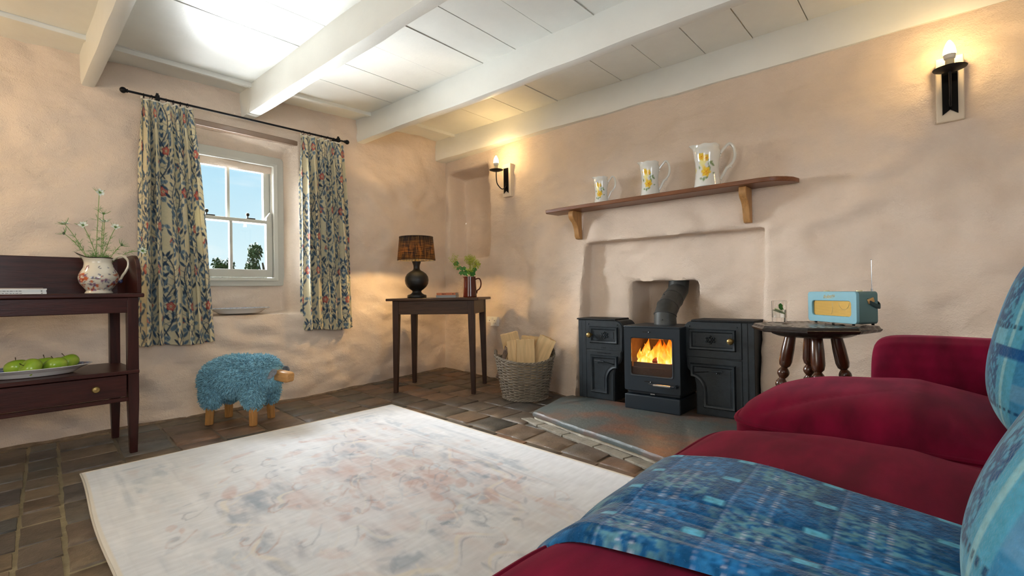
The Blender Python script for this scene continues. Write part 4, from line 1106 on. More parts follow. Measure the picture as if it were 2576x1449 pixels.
# lamp
lm = thing('table_lamp', 'lit table lamp with dark bulbous base and dark woven shade', 'lamp', (2.605, 3.325, TZ), TR)
ebony = mat('ebonised_wood', '#191613', .42, var=.3, vscale=10, vstretch=(1, 1, 14), bump=.25, bscale=14, bstretch=(1, 1, 9), bdist=.004)
b = MB(); b.lathe([(.076, 0), (.080, .003), (.080, .022), (.076, .026), (.060, .030), (.045, .040), (.037, .052), (.040, .062), (.058, .075), (.080, .095), (.094, .120), (.0985, .148), (.094, .178), (.080, .202), (.058, .220), (.036, .232), (.027, .242), (.025, .256), (.027, .276), (.036, .300), (.037, .308), (.0, .308)], n=48); b.build('base', ebony, lm, angle=60)
b = MB(); b.tube([(0, 0, .288), (0, 0, .375)], .010, 12); b.tube([(0, 0, .306), (0, 0, .322)], .017, 14); b.build('bulb_holder', brassk, lm)
b = MB(); b.ball((0, 0, .400), (.024, .024, .030), 12); b.build('bulb', mat('lamp_bulb', '#fff0d0', .4, emit='#ffd9a0', estr=10.), lm)
sm = bpy.data.materials.new('woven_shade'); sm.use_nodes = True; nt = sm.node_tree; N = nt.nodes; Lk = nt.links; pb = N['Principled BSDF']; pb.inputs['Base Color'].default_value = rgba('#1d1713'); pb.inputs['Roughness'].default_value = .9
tc = N.new('ShaderNodeTexCoord'); facs = []
for st in ((.6, .6, 22), (9, 9, .5)):
    mp = N.new('ShaderNodeMapping'); mp.inputs['Scale'].default_value = tuple(k*14 for k in st); Lk.new(tc.outputs['Object'], mp.inputs[0]); nz = N.new('ShaderNodeTexNoise'); nz.inputs['Scale'].default_value = 1.0; nz.inputs['Detail'].default_value = 3; Lk.new(mp.outputs[0], nz.inputs['Vector']); facs.append(nz.outputs['Fac'])
ad = N.new('ShaderNodeMath'); ad.operation = 'ADD'; Lk.new(facs[0], ad.inputs[0]); Lk.new(facs[1], ad.inputs[1])
mr = N.new('ShaderNodeMapRange'); mr.inputs[1].default_value = .92; mr.inputs[2].default_value = 1.12; mr.inputs[3].default_value = .02; mr.inputs[4].default_value = .42; Lk.new(ad.outputs[0], mr.inputs[0])
tl = N.new('ShaderNodeBsdfTranslucent'); tl.inputs[0].default_value = rgba('#a88a5a'); mxs = N.new('ShaderNodeMixShader'); Lk.new(mr.outputs[0], mxs.inputs[0]); Lk.new(pb.outputs[0], mxs.inputs[1]); Lk.new(tl.outputs[0], mxs.inputs[2]); Lk.new(mxs.outputs[0], N['Material Output'].inputs[0])
b = MB(); b.lathe([(.158, .318), (.140, .512)], n=72, capb=False); o = b.build('lamp_shade', sm, lm); q = o.modifiers.new('t', 'SOLIDIFY'); q.thickness = .0012
b = MB()
for r_, z in ((.158, .318), (.140, .512)): b.tube([(r_*math.cos(a), r_*math.sin(a), z) for a in [2*PI*k/60 for k in range(60)]], .0022, 6, closed=True)
for k in range(3): a = 2*PI*k/3; b.tube([(0, 0, .388), (.14*math.cos(a), .14*math.sin(a), .505)], .0015, 5)
b.build('shade_rim', mat('shade_trim', '#1a1512', .8), lm)
l = bpy.data.lights.new('lamp_glow', 'POINT'); l.energy = 30.0; l.color = (1.0, .64, .26); l.shadow_soft_size = .02
lo_ = bpy.data.objects.new('lamp_glow', l); COL.objects.link(lo_); lo_.parent = lm; lo_.location = (0, 0, .358)

# books
for i, (lab, c_, z, t, w_, cov) in enumerate((('grey book at the bottom of the pair on the corner table', 'a', 0, .020, .084, '#7f8588'), ('orange-brown book on top of the grey book beside the jug', 'b', .0203, .020, .080, '#b4663c'))):
    root = thing('book', lab, 'book', (2.765, 3.118, TZ+.0003+z), TR+.02, 'two books on the corner table')
    b = MB(); b.b2(-w_+.002, w_-.002, -.053, .056, .0016, t-.0016); b.build('pages', mat('paper', '#dedccf'), root, smooth=False)
    b = MB(); b.b2(-w_, w_, -.058, .058, 0, .0015); b.b2(-w_, w_, -.058, .058, t-.0015, t); b.b2(-w_, w_, -.0595, -.0575, 0, t); b.build('cover', mat('book_cover_'+c_, cov, .5), root, smooth=False)
    if i:
        b = MB(); g = random.Random(1); x = -.035
        for q in range(5): b.b2(x, x+.0022, -.0603, -.0594, .006, .014); b.b2(x, x+.005, -.0603, -.0594, g.choice([.006, .010]), g.choice([.0075, .0115, .014])); x += .0075
        b.build('spine_print', dk, root, smooth=False)
        b = MB(); b.b2(.055, .063, -.0603, -.0594, .007, .013); b.build('spine_mark', dk, root, smooth=False)

# brown jug and its sprigs
brown = mat('brown_glaze', '#4c1a10', .10, coat=.25, spec=.4, var=.2, vscale=4)
bj = thing('jug', 'tall glossy brown jug holding lime-green flowers on the corner table', 'jug', (2.885, 2.975, TZ), TR+.12)
k = .172; o = jug_mesh(bj, [(.054, 0), (.0575, .004), (.0570, .02), (.0545, .08), (.0515, .13), (.0500, .165), (.0500, k)], (.90, .012, .002, .25), [(.050, 0, .150), (.066, 0, .156), (.083, 0, .152), (.093, 0, .125), (.091, 0, .092), (.078, 0, .068), (.063, 0, .058), (.057, 0, .040), (.0568, 0, .030)], .0055, brown)
limeg = mat('lime_blossom', '#b4c23a', .6, var=.3, vscale=80); leafg = mat('lobed_leaf', '#3f7a34', .55, var=.3, vscale=30); stemr = mat('sprig_stem', '#8f8a45', .6)
e1 = Vector((math.cos(TR), math.sin(TR), 0)); e2 = Vector((-math.sin(TR), math.cos(TR), 0))
def sprig(label, dx, dy, z, n, spread, leaves, seed):
    g = random.Random(seed); base = Vector((2.885, 2.975, TZ+.03)); head = e1*dx+e2*dy+Vector((0, 0, z-.03))
    root = thing('flower_sprig', label, 'flower', tuple(base), group='lime-green flower sprigs in the brown jug')
    c = Vector((head.x*.15, head.y*.15, .15)); pts = curve3(Vector((0, 0, 0)), c, head, 10); st = MB(); st.tube(pts, .0016, 5); bl = MB()
    for q in range(n):
        d = Vector((g.gauss(0, 1), g.gauss(0, 1), g.gauss(0, .8))).normalized()*g.random()**.4*spread; p = head+d; i = g.randint(7, 10)
        if q % 5 == 0: st.tube([pts[i], (pts[i]+p)/2+Vector((0, 0, .004)), p], .0006, 3, cap=False)
        s = g.uniform(.0022, .0042); M = rotm(g.uniform(0, 6), g.uniform(0, 6), g.uniform(0, 6))
        for a in range(4):
            w_ = rotm(0, 0, a*PI/2); bl.add([p+M @ w_ @ Vector(v)*s for v in ((0, 0, 0), (.7, -.45, .2), (1.5, 0, .4), (.7, .45, .2))], [(0, 1, 2, 3)])
    st.build('stem', stemr, root); bl.build('blossom', limeg, root, smooth=False)
    for lx, ly, lz, s in leaves:
        b = MB(); P_ = e1*lx+e2*ly+Vector((0, 0, lz-.03)); M = Matrix.Rotation(TR, 4, 'Z') @ rotm(PI/2-.5+g.uniform(-.4, .3), g.uniform(-.4, .4), 0) @ rotm(0, 0, g.uniform(-.6, .6)); vs = [P_]; m_ = 30
        for q in range(m_): a = 2*PI*q/m_; r_ = s*(.78+.20*abs(math.sin(a*3.5))+.08*math.cos(a)); vs.append(P_+M @ Vector((r_*math.cos(a), r_*math.sin(a), .006*math.cos(a*7))))
        b.add(vs, [(0, q+1, (q+1) % m_+1) for q in range(m_)]); b.tube([tuple(Vector((0, 0, .12))), tuple(P_)], .0010, 4, cap=False); b.build('leaf', leafg, root)
sprig('dense tall lime-green flower sprig in the middle of the brown jug', .005, .0, .315, 420, .052, [(.02, -.02, .215, .026), (-.02, -.03, .205, .03)], 1)
sprig('lime-green sprig leaning right over the jug handle', .052, .0, .275, 330, .046, [(.045, -.02, .23, .022)], 2)
sprig('airy lime-green sprig arching far left with three dark leaves', -.135, .0, .325, 120, .048, [(-.115, -.01, .285, .026), (-.09, -.01, .245, .026), (-.05, -.02, .24, .027), (-.062, -.02, .205, .030)], 3)
sprig('lowest lime-green sprig close over the rim of the brown jug', .01, -.02, .225, 190, .040, [(.03, -.03, .195, .026)], 4)
sprig('thin lime-green sprig drooping low on the left', -.11, .0, .265, 50, .035, [], 6)

# ================================================================ hearth
slate = mat('slate', '#4f5858', .46, var=.45, vscale=4, var2='#75513f', bump=.8, bscale=16, bump2=.3, b2scale=90, bdist=.006)
_sn = slate.node_tree
for _k in _sn.nodes:      # rust-red patches only here and there
    if _k.type == 'MAP_RANGE': _k.inputs[1].default_value = .46; _k.inputs[2].default_value = .72
hp = [(2.395, 1.925), (2.36, 1.80), (2.30, 1.62), (2.245, 1.42), (2.175, 1.18), (2.10, .97), (2.03, .72), (2.0, .52)]
outl = [(2.95, 2.02), (2.86, 2.04), (2.62, 1.985), (2.44, 1.95)]+hp+[(2.98, .48)]
def slab(pts, z0, z1, m, name, jit=.006):
    fine = []
    n = len(pts)
    for i in range(n):
        a, c = Vector(pts[i]), Vector(pts[(i+1) % n]); k = max(1, int((c-a).length/.03))
        for q in range(k): p = a.lerp(c, q/k); nn = noise.noise_vector(Vector((p.x*14, p.y*14, z1*9))); fine.append((p.x+nn.x*jit, p.y+nn.y*jit))
    b = MB(); n = len(fine); cx = sum(p[0] for p in fine)/n; cy = sum(p[1] for p in fine)/n
    def ringp(s, z): return [(p[0]+(cx-p[0])*s, p[1]+(cy-p[1])*s, z) for p in fine]
    vs = ringp(0, z0)+ringp(-.004, (z0+z1)/2)+ringp(.004, z1-.006)+ringp(.016, z1)
    b.add(vs, [(k*n+i, k*n+(i+1) % n, (k+1)*n+(i+1) % n, (k+1)*n+i) for k in range(3) for i in range(n)]+[tuple(3*n+i for i in range(n)), tuple(range(n))[::-1]])
    return b.build(name, m, angle=50)
h_ = slab(outl, .022, .050, slate, 'hearth_slab'); tag(h_, 'large grey slate hearth slab with rusty patches under the stove', 'hearth')
bed = slab([(x+.012*(x < 2.9), y-.004) for x, y in outl], 0, .024, mat('lime_mortar', '#bdb6a6', .9, var=.3, vscale=25, bump=.7, bscale=60), 'hearth_bed', .01); tag(bed, 'pale mortar bed visible under the front edge of the slate hearth', 'hearth')
lstone = mat('pale_kerb_stone', '#8d887c', .7, var=.35, vscale=15, bump=.5, bscale=70)
def onf(t, off):
    P_ = [Vector(p) for p in [(2.43, 1.97)]+hp]; L_ = [0]
    for a, c in zip(P_[:-1], P_[1:]): L_.append(L_[-1]+(c-a).length)
    for i in range(len(P_)-1):
        if t <= L_[i+1] or i == len(P_)-2:
            d = (P_[i+1]-P_[i]).normalized(); p = P_[i]+d*(t-L_[i]); return p+Vector((d.y, -d.x))*-off*-1
t = .03
labs = ['pale narrow kerb stone by the far left corner of the hearth', 'second pale kerb stone from the basket along the hearth', 'third pale kerb stone from the basket along the hearth', 'fourth pale kerb stone, reaching towards the sofa', 'fifth pale kerb stone, hidden end beside the sofa']
for k, ln in enumerate((.17, .24, .25, .22, .24)):
    A_, B_, C_, D_ = onf(t, -.006), onf(t+ln-.008, -.006), onf(t+ln-.008, -.070), onf(t, -.070)
    b = MB(); q = [A_, B_, C_, D_]
    if A_.x < D_.x: q = [onf(t, .006), onf(t+ln-.008, .006), onf(t+ln-.008, .070), onf(t, .070)]
    b.add([(p.x, p.y, z) for z in (-.005, .009) for p in q], [(0, 1, 2, 3), (4, 5, 6, 7)]+[(i, (i+1) % 4, (i+1) % 4+4, i+4) for i in range(4)])
    tag(b.build('kerb_stone', lstone, bevel=.003), labs[k], 'stone', 'kerb stones along the hearth'); t += ln

# ================================================================ old range fronts
cast = mat('black_cast_iron', '#2c343a', .40, .3, var=.25, vscale=20, bump=.3, bscale=70, bump2=.25, b2scale=220, bdist=.003)
castd = mat('rough_black_iron', '#15171a', .6, .2, bump=.4, bscale=80)
def text_obj(s, size, m, parent, loc, rot=(PI/2, 0, 0), shear=0, ext=.0008, name='raised_lettering'):
    cu = bpy.data.curves.new(name, 'FONT'); cu.body = s; cu.size = size; cu.extrude = ext; cu.align_x = 'CENTER'; cu.shear = shear; cu.materials.append(m)
    tmp = bpy.data.objects.new(name, cu); COL.objects.link(tmp); bpy.context.view_layer.update(); me = bpy.data.meshes.new_from_object(tmp.evaluated_get(bpy.context.evaluated_depsgraph_get())); bpy.data.objects.remove(tmp)
    o = bpy.data.objects.new(name, me); COL.objects.link(o); o.parent = parent; o.location = loc; o.rotation_euler = rot; return o
def range_front(label, loc, W_, H_, mirror, words):
    root = thing('cast_iron_range', label, 'range', loc, -PI/2, 'black range fronts either side of the stove')
    fx = (lambda x: W_-x) if mirror else (lambda x: x)
    def P(poly): q = [(fx(x), z) for x, z in poly]; return q
    r = .055; iw = W_
    arc = [(iw-r+r*math.sin(a), H_-r+r*math.cos(a)) for a in [PI/2*k/8 for k in range(9)]]
    low = [(iw-.002, .345), (iw-.012, .33), (iw-.012, .29), (iw-.022, .265), (iw-.045, .245), (iw-.062, .215), (iw-.070, .18), (iw-.072, .0)]
    sil = [(0, 0), (0, H_)]+arc+low
    b = MB(); b.prism(P(sil), 0, .178); b.build('body', cast, root, bevel=.002)
    b = MB()      # raised plates of the upper and lower halves
    sx0 = .066
    up_ = [(sx0, .342), (sx0, H_-.004)]+[(x-.004, z-.004) for x, z in arc]+[(iw-.006, .342)]
    b.prism(P(up_), -.007, .002); b.build('upper_plate', cast, root, bevel=.002)
    b = MB(); b.prism(P([(sx0, .006), (sx0, .334)]+[(x-.006, z) for x, z in low[:-1]]+[(iw-.078, .006)]), -.005, .002); b.build('lower_plate', cast, root, bevel=.002)
    b = MB()
    for x in (.0, .034): b.prism(P([(x+.001, .004), (x+.030, .004), (x+.030, H_-.006), (x+.001, H_-.006)]), -.004 if x else -.001, .002)
    b.build('side_stile', cast, root, bevel=.0015)
    # upper door moulding
    d0, d1, z0, z1 = .095, iw-.035, .385, H_-.045
    def mould(poly, nm):
        b = MB(); p2 = inset(poly, .006); p3 = inset(poly, .016); p4 = inset(poly, .022)
        b.ring(P(poly), P(p2), -.008, .0, -.019); b.ring(P(p2), P(p3), -.019, .0, -.016); b.ring(P(p3), P(p4), -.016, 0, -.009)
        o = b.build(nm, cast, root, bevel=.0008); return o
    mould([(d0, z0), (d1, z0), (d1, z1), (d0, z1)], 'upper_door_moulding')
    q = inset([(d0, z0), (d1, z0), (d1, z1), (d0, z1)], .034); b = MB(); b.ring(P(q), P(inset(q, .002)), -.0095, 0); b.prism(P(inset(q, .002)), -.0075, 0); b.build('upper_door_panel', cast, root)
    la, lb, lz0, lz1 = .100, iw-.040, .045, .305
    R = .085; arcq = [(lb-R+0*R+R*math.cos(a), lz0+.135+0*R+R*0+.0-0) for a in ()]
    cutx = lb-.075; cz = .225
    arcp = [(lb, cz)]+[(lb-.012-(lb-.012-cutx)*math.sin(a), cz-.085*(1-math.cos(a))-.004) for a in [PI/2*k/8 for k in range(9)]]
    poly = [(la, lz0), (cutx, lz0)]+arcp[::-1]+[(lb, lz1), (la, lz1)]
    mould(poly, 'lower_door_moulding')
    q = inset(poly, .030); b = MB(); b.prism(P(q), -.0070, 0); b.build('lower_door_panel', cast, root)
    # ornament, knob, latch
    cx = fx((d0+d1)/2+.008); czz = (z0+z1)/2; g = random.Random(4); b = MB()
    for k in range(12): a = 2*PI*k/12; rr_ = .020 if k % 2 else .013; b.ball((cx+rr_*1.25*math.cos(a), -.010, czz+rr_*math.sin(a)), (.007, .007, .006), 6)
    b.ball((cx, -.011, czz), (.012, .010, .010), 8); b.build('rosette', cast, root)
    kx = fx(d0+.020); b = MB(); b.lathe([(.006, 0), (.006, .018), (.010, .022), (.017, .030), (.019, .040), (.015, .051), (.006, .056), (.001, .057)], (kx, -.008, czz), 24, rotm(PI/2)); b.build('brass_knob', brassk, root)
    b = MB(); lx = (la+cutx)/2+.012
    b.tube([(fx(lx-.038), -.030, .268), (fx(lx+.038), -.030, .266)], .0042, 8); b.tube([(fx(lx), -.006, .262), (fx(lx), -.030, .266)], .0042, 8); b.ball((fx(lx-.008), -.028, .256), .006, 8); b.build('latch', cast, root)
    b = MB()
    for x, z in ((d0-.006, H_-.030), (d1-.004, H_-.030)): b.ball((fx(x), -.008, z), .0045, 6)
    b.build('rivets', cast, root)
    # top plate and hob
    b = MB(); b.prism(P([(-.004, H_), (iw-.050, H_), (iw-.055, H_+.010), (-.004, H_+.010)]), -.014, .182); b.build('top_plate', castd, root, bevel=.002)
    if words:
        text_obj(words[0], .013, cast, root, ((d0+d1)/2, -.0082, .352)); text_obj(words[1], .013, cast, root, ((d0+d1)/2, -.0062, .3155))
    return root
range_front('left range front with raised lettering and brass knob, beside the log basket', (2.950, 1.945, .050), .352, .545, False, ('J. REES', 'HAVERFORDWEST'))
range_front('right range front with brass knob, between the stove and the round table', (2.950, 1.185, .050), .400, .555, True, None)

# ================================================================ stove
smt = mat('stove_steel', '#262f37', .36, .25, bump=.12, bscale=260, bdist=.001)
sin_ = mat('stove_lining', '#4a3a2e', .9, var=.3, vscale=20, bump=.3, bscale=60)
chrome = mat('brushed_steel', '#b8bcc0', .22, 1.)
st = thing('wood_burning_stove', 'dark blue-black wood burning stove with a lit fire behind glass', 'stove', (2.845, 1.350, .050), -PI/2+.01)
hw, H_ = .182, .525
b = MB(); b.ring(rr(-hw, hw, .115, H_-.012, .010, 3), rr(-.135, .135, .215, .448, .014, 3), 0, .016); b.ring(rr(-.142, .142, .208, .455, .016, 3), rr(-.132, .132, .218, .445, .012, 3), -.004, .004, -.001)
b.b2(-hw, -hw+.012, .01, .30, .115, H_-.012); b.b2(hw-.012, hw, .01, .30, .115, H_-.012); b.b2(-hw, hw, .29, .30, .115, H_-.012); b.b2(-hw+.01, hw-.01, .01, .30, .115, .125)
b.build('body', smt, st, bevel=.006, seg=3)
b = MB(); b.b2(-hw-.001, hw+.001, -.004, .305, H_-.014, H_-.003); b.build('top_plate', smt, st, bevel=.004)
b = MB(); b.b2(-hw+.012, hw-.012, .02, .29, .094, .116); b.b2(-hw+.002, hw-.002, -.006, .285, 0, .092); b.build('base', smt, st, bevel=.006, seg=3)
b = MB(); b.b2(-hw+.013, hw-.013, .255, .262, .125, .50); b.b2(-hw+.013, -hw+.03, .02, .26, .125, .50); b.b2(hw-.03, hw-.013, .02, .26, .125, .50); b.b2(-hw+.013, hw-.013, .02, .26, .125, .262); b.b2(-hw+.013, hw-.013, .02, .26, .47, .50); b.build('firebox_lining', sin_, st)
b = MB(); b.b2(-.134, .134, .006, .010, .214, .449); b.build('glass_pane', glass_mat('stove_glass', (.86, .80, .76), .05), st, smooth=False)
b = MB(); b.b2(-.132, .132, .030, .042, .262, .292); b.build('log_bar', mat('log_bar', '#4a4142', .6, .2), st, bevel=.002)
slot = mat('slot_black', '#050506', .7)
for z, dx in ((.486, -.022), (.180, -.015)):
    b = MB(); q = rr(dx-.032, dx+.022, z-.004, z+.004, .004, 3); b.prism(q, -.0008, .002); b.build('air_slot', slot, st, smooth=False)
    b = MB(); b.ball((dx+.012, -.006, z-.001), .0045, 8); b.build('slider', chrome, st)
b = MB(); b.tube([(.028, -.034, .168), (.135, -.034, .168)], .0082, 16); b.build('handle', chrome, st)
b = MB(); b.tube([(.135, -.034, .168), (.158, -.034, .168)], .0075, 12); b.tube([(.158, -.036, .168), (.158, .0, .168)], .011, 14); b.tube([(.028, -.034, .168), (-.005, -.030, .172)], .005, 10); b.build('handle_mount', smt, st)
b = MB(); b.b2(-.012, .018, .008, .014, .100, .107); b.build('ash_catch', chrome, st)
# flue: straight collar, then two lobster-back bends leaning towards the wall
fl = mat('flue_pipe', '#4a4c4b', .5, .55, var=.4, vscale=9, bump=.2, bscale=30)
b = MB(); cpts = [(.0, .222, H_-.004), (.0, .222, H_+.055), (-.003, .270, H_+.105), (-.012, .375, H_+.155), (-.022, .500, H_+.215), (-.028, .555, H_+.36)]
b.tube(cpts, [.071, .069, .069, .068, .068, .068], 40); b.build('flue', fl, st, angle=15)
b = MB()
for i, r_ in ((1, .072), (2, .071), (3, .0705)):
    p = Vector(cpts[i]); d = (Vector(cpts[min(i+1, 5)])-Vector(cpts[i-1])).normalized(); b.tube([p-d*.004, p, p+d*.004], [r_-.001, r_+.001, r_-.001], 40)
b.ball((.01, .150, H_+.03), .005, 6); b.ball((-.01, .235, H_+.19), .005, 6); b.build('flue_joints', fl, st)
# fire
def flame_mat():
    m = bpy.data.materials.new('flame'); m.use_nodes = True; nt = m.node_tree; N = nt.nodes; Lk = nt.links; N.remove(N['Principled BSDF'])
    tc = N.new('ShaderNodeTexCoord'); sp = N.new('ShaderNodeSeparateXYZ'); Lk.new(tc.outputs['Object'], sp.inputs[0])
    mp = N.new('ShaderNodeMapping'); mp.inputs['Scale'].default_value = (34, 34, 9); Lk.new(tc.outputs['Object'], mp.inputs[0]); nz = N.new('ShaderNodeTexNoise'); nz.inputs['Scale'].default_value = 1; nz.inputs['Detail'].default_value = 4; nz.inputs['Distortion'].default_value = .6; Lk.new(mp.outputs[0], nz.inputs['Vector'])
    mr = N.new('ShaderNodeMapRange'); mr.inputs[1].default_value = .26; mr.inputs[2].default_value = .46; Lk.new(sp.outputs['Z'], mr.inputs[0])
    ad = N.new('ShaderNodeMath'); ad.operation = 'MULTIPLY_ADD'; ad.inputs[1].default_value = 1.5; ad.inputs[2].default_value = -.72; Lk.new(nz.outputs['Fac'], ad.inputs[0])
    s = N.new('ShaderNodeMath'); s.operation = 'ADD'; Lk.new(mr.outputs[0], s.inputs[0]); Lk.new(ad.outputs[0], s.inputs[1])
    cr = N.new('ShaderNodeValToRGB'); e = cr.color_ramp.elements; e[0].position = .0; e[0].color = (1.0, .80, .36, 1); e[1].position = .95; e[1].color = (.55, .06, .0, 1)
    q = e.new(.30); q.color = (1.0, .50, .06, 1); q = e.new(.6); q.color = (.95, .22, .01, 1); Lk.new(s.outputs[0], cr.inputs[0])
    em = N.new('ShaderNodeEmission'); em.inputs[1].default_value = 2.1; Lk.new(cr.outputs[0], em.inputs[0])
    tr = N.new('ShaderNodeBsdfTransparent'); mx = N.new('ShaderNodeMixShader'); al = N.new('ShaderNodeMapRange'); al.inputs[1].default_value = 1.15; al.inputs[2].default_value = .35; al.inputs[3].default_value = 0.05; al.inputs[4].default_value = .95
    Lk.new(s.outputs[0], al.inputs[0]); Lk.new(al.outputs[0], mx.inputs[0]); Lk.new(tr.outputs[0], mx.inputs[1]); Lk.new(em.outputs[0], mx.inputs[2]); Lk.new(mx.outputs[0], N['Material Output'].inputs[0]); return m
fire = thing('fire', 'orange and yellow flames burning behind the stove glass', 'fire', tuple(st.location), -PI/2+.01)
b = MB(); g = random.Random(14)
for cx, cy, h1, w_ in ((-.085, .14, .13, .040), (-.045, .10, .12, .036), (-.010, .12, .185, .040), (.018, .15, .16, .030), (.055, .10, .15, .034), (.082, .13, .19, .040), (.108, .11, .15, .030), (-.112, .17, .165, .034), (-.118, .12, .10, .026), (-.10, .09, .075, .03), (-.02, .19, .15, .05), (.07, .19, .17, .05), (-.065, .09, .07, .028), (.03, .085, .075, .026)):
    n = 11; vs = []; ph = g.uniform(0, 6); z0 = .270
    for i in range(n+1):
        t = i/n; r_ = w_*(math.sin(PI*min(1, t*.75+.25))**1.1)*(1-t**3)+.0006; ox = .018*math.sin(t*4+ph)*t; oy = .010*math.cos(t*3+ph)*t
        for k in range(10): a = 2*PI*k/10; vs.append((cx+ox+r_*math.cos(a)*(1+.25*math.sin(3*a+t*6+ph)), cy+oy+r_*.55*math.sin(a), z0+h1*t))
    b.add(vs, [(i*10+k, i*10+(k+1) % 10, (i+1)*10+(k+1) % 10, (i+1)*10+k) for i in range(n) for k in range(10)])
b.build('flames', flame_mat(), fire, angle=180)
ember = mat('glowing_ember', '#2a1208', .9, emit='#ff5a14', estr=.9, var=.3, vscale=40)
b = MB()
for k in range(26): b.box((g.uniform(-.12, .12), g.uniform(.06, .2), .268+g.uniform(0, .010)), (g.uniform(.012, .03),)*3, rotm(g.uniform(0, 3), g.uniform(0, 3), g.uniform(0, 3)))
for k in range(15): b.box((g.uniform(-.10, .12), .046, .2625+g.uniform(-.001, .001)), (g.uniform(.004, .012), .004, .004), rotm(0, g.uniform(-1, 1), 0))
b.build('embers', ember, fire, smooth=False)
b = MB(); b.tube([(-.06, .11, .285), (-.01, .10, .298), (.02, .11, .290)], [.018, .022, .015], 9); b.build('burning_log', mat('charring_log', '#5a2a18', .9, emit='#a02c10', estr=.15, var=.5, vscale=40, bump=.5, bscale=60), fire)
l = bpy.data.lights.new('fire_glow', 'POINT'); l.energy = 3.0; l.color = (1.0, .42, .10); l.shadow_soft_size = .05
lo_ = bpy.data.objects.new('fire_glow', l); COL.objects.link(lo_); lo_.parent = fire; lo_.location = (.0, .06, .40)

# ================================================================ log basket
wick = mat('grey_wicker', '#8d8272', .7, var=.45, vscale=24, vstretch=(1, 1, 3), bump=.2, bscale=80)
BC = Vector((2.865, 2.375, 0)); bk = thing('log_basket', 'round grey wicker log basket with two looped handles on the floor', 'basket', tuple(BC))
Rb, Rt, BH, NS = .160, .218, .300, 28
def brad(z): return Rb+(Rt-Rb)*(z/BH)**.85
def rim_dz(a): return .018*math.cos(2*(a-(-.7)))
b = MB()
for s in range(NS):
    a = 2*PI*s/NS; b.tube([(brad(z)*math.cos(a), brad(z)*math.sin(a), z*(1+rim_dz(a)/BH)) for z in frange(.004, BH, .06)], .0036, 6)
b.build('stakes', wick, bk)
b = MB(); rows = 27; g = random.Random(9)
for r_ in range(rows):
    z = .022+r_*(BH-.034)/(rows-1)
    if r_ in (13,): amp, tr = .0045, .0062
    else: amp, tr = .0062, .0040+.0006*g.random()
    n = NS*4; pts = []
    for k in range(n):
        a = 2*PI*k/n; ph = (a*NS/2+(PI if r_ % 2 else 0)); R_ = brad(z)+amp*math.sin(ph)
        pts.append((R_*math.cos(a), R_*math.sin(a), z*(1+rim_dz(a)/BH)+.0012*math.sin(a*5+r_)))
    b.tube(pts, tr, 5, closed=True)
b.build('woven_wall', wick, bk)
for j, (z, R_, tw) in enumerate(((BH, Rt+.004, 16), (.010, Rb+.006, 14))):
    b = MB()
    for s in range(3):
        b.tube([((R_+.007*math.cos(a*tw+s*2.1))*math.cos(a), (R_+.007*math.cos(a*tw+s*2.1))*math.sin(a), z*(1+rim_dz(a)/BH)+.006*math.sin(a*tw+s*2.1)) for a in [2*PI*k/150 for k in range(150)]], .0046, 6, closed=True)
    b.build('braided_base' if j else 'braided_rim', wick, bk)
b = MB(); b.lathe([(.001, .006), (Rb, .006), (Rb, .012), (.001, .012)], n=28); b.build('basket_floor', wick, bk)
for a0 in (-.70, PI-.70):
    b = MB(); u = Vector((math.cos(a0), math.sin(a0), 0)); v = Vector((-math.sin(a0), math.cos(a0), 0)); c = u*Rt+Vector((0, 0, BH+.012))
    for s in range(3):
        b.tube([tuple(c+v*(.048*math.cos(t))+Vector((0, 0, .048*math.sin(t)))+(u*math.cos(t*8+s*2.1)+Vector((0, 0, 1))*math.sin(t*8+s*2.1))*.0055) for t in [PI*k/40 for k in range(41)]], .0045, 6)
    b.build('handle', mat('dark_wicker', '#6d6252', .7, var=.4, vscale=30), bk)
splitw = mat('split_wood', '#d6b787', .75, var=.22, vscale=5, vstretch=(9, 9, .8), bump=.35, bscale=9, bstretch=(5, 5, .5), bdist=.008)
bark = mat('log_bark', '#6b5646', .95, var=.55, vscale=30, bump=.9, bscale=40, bdist=.02)
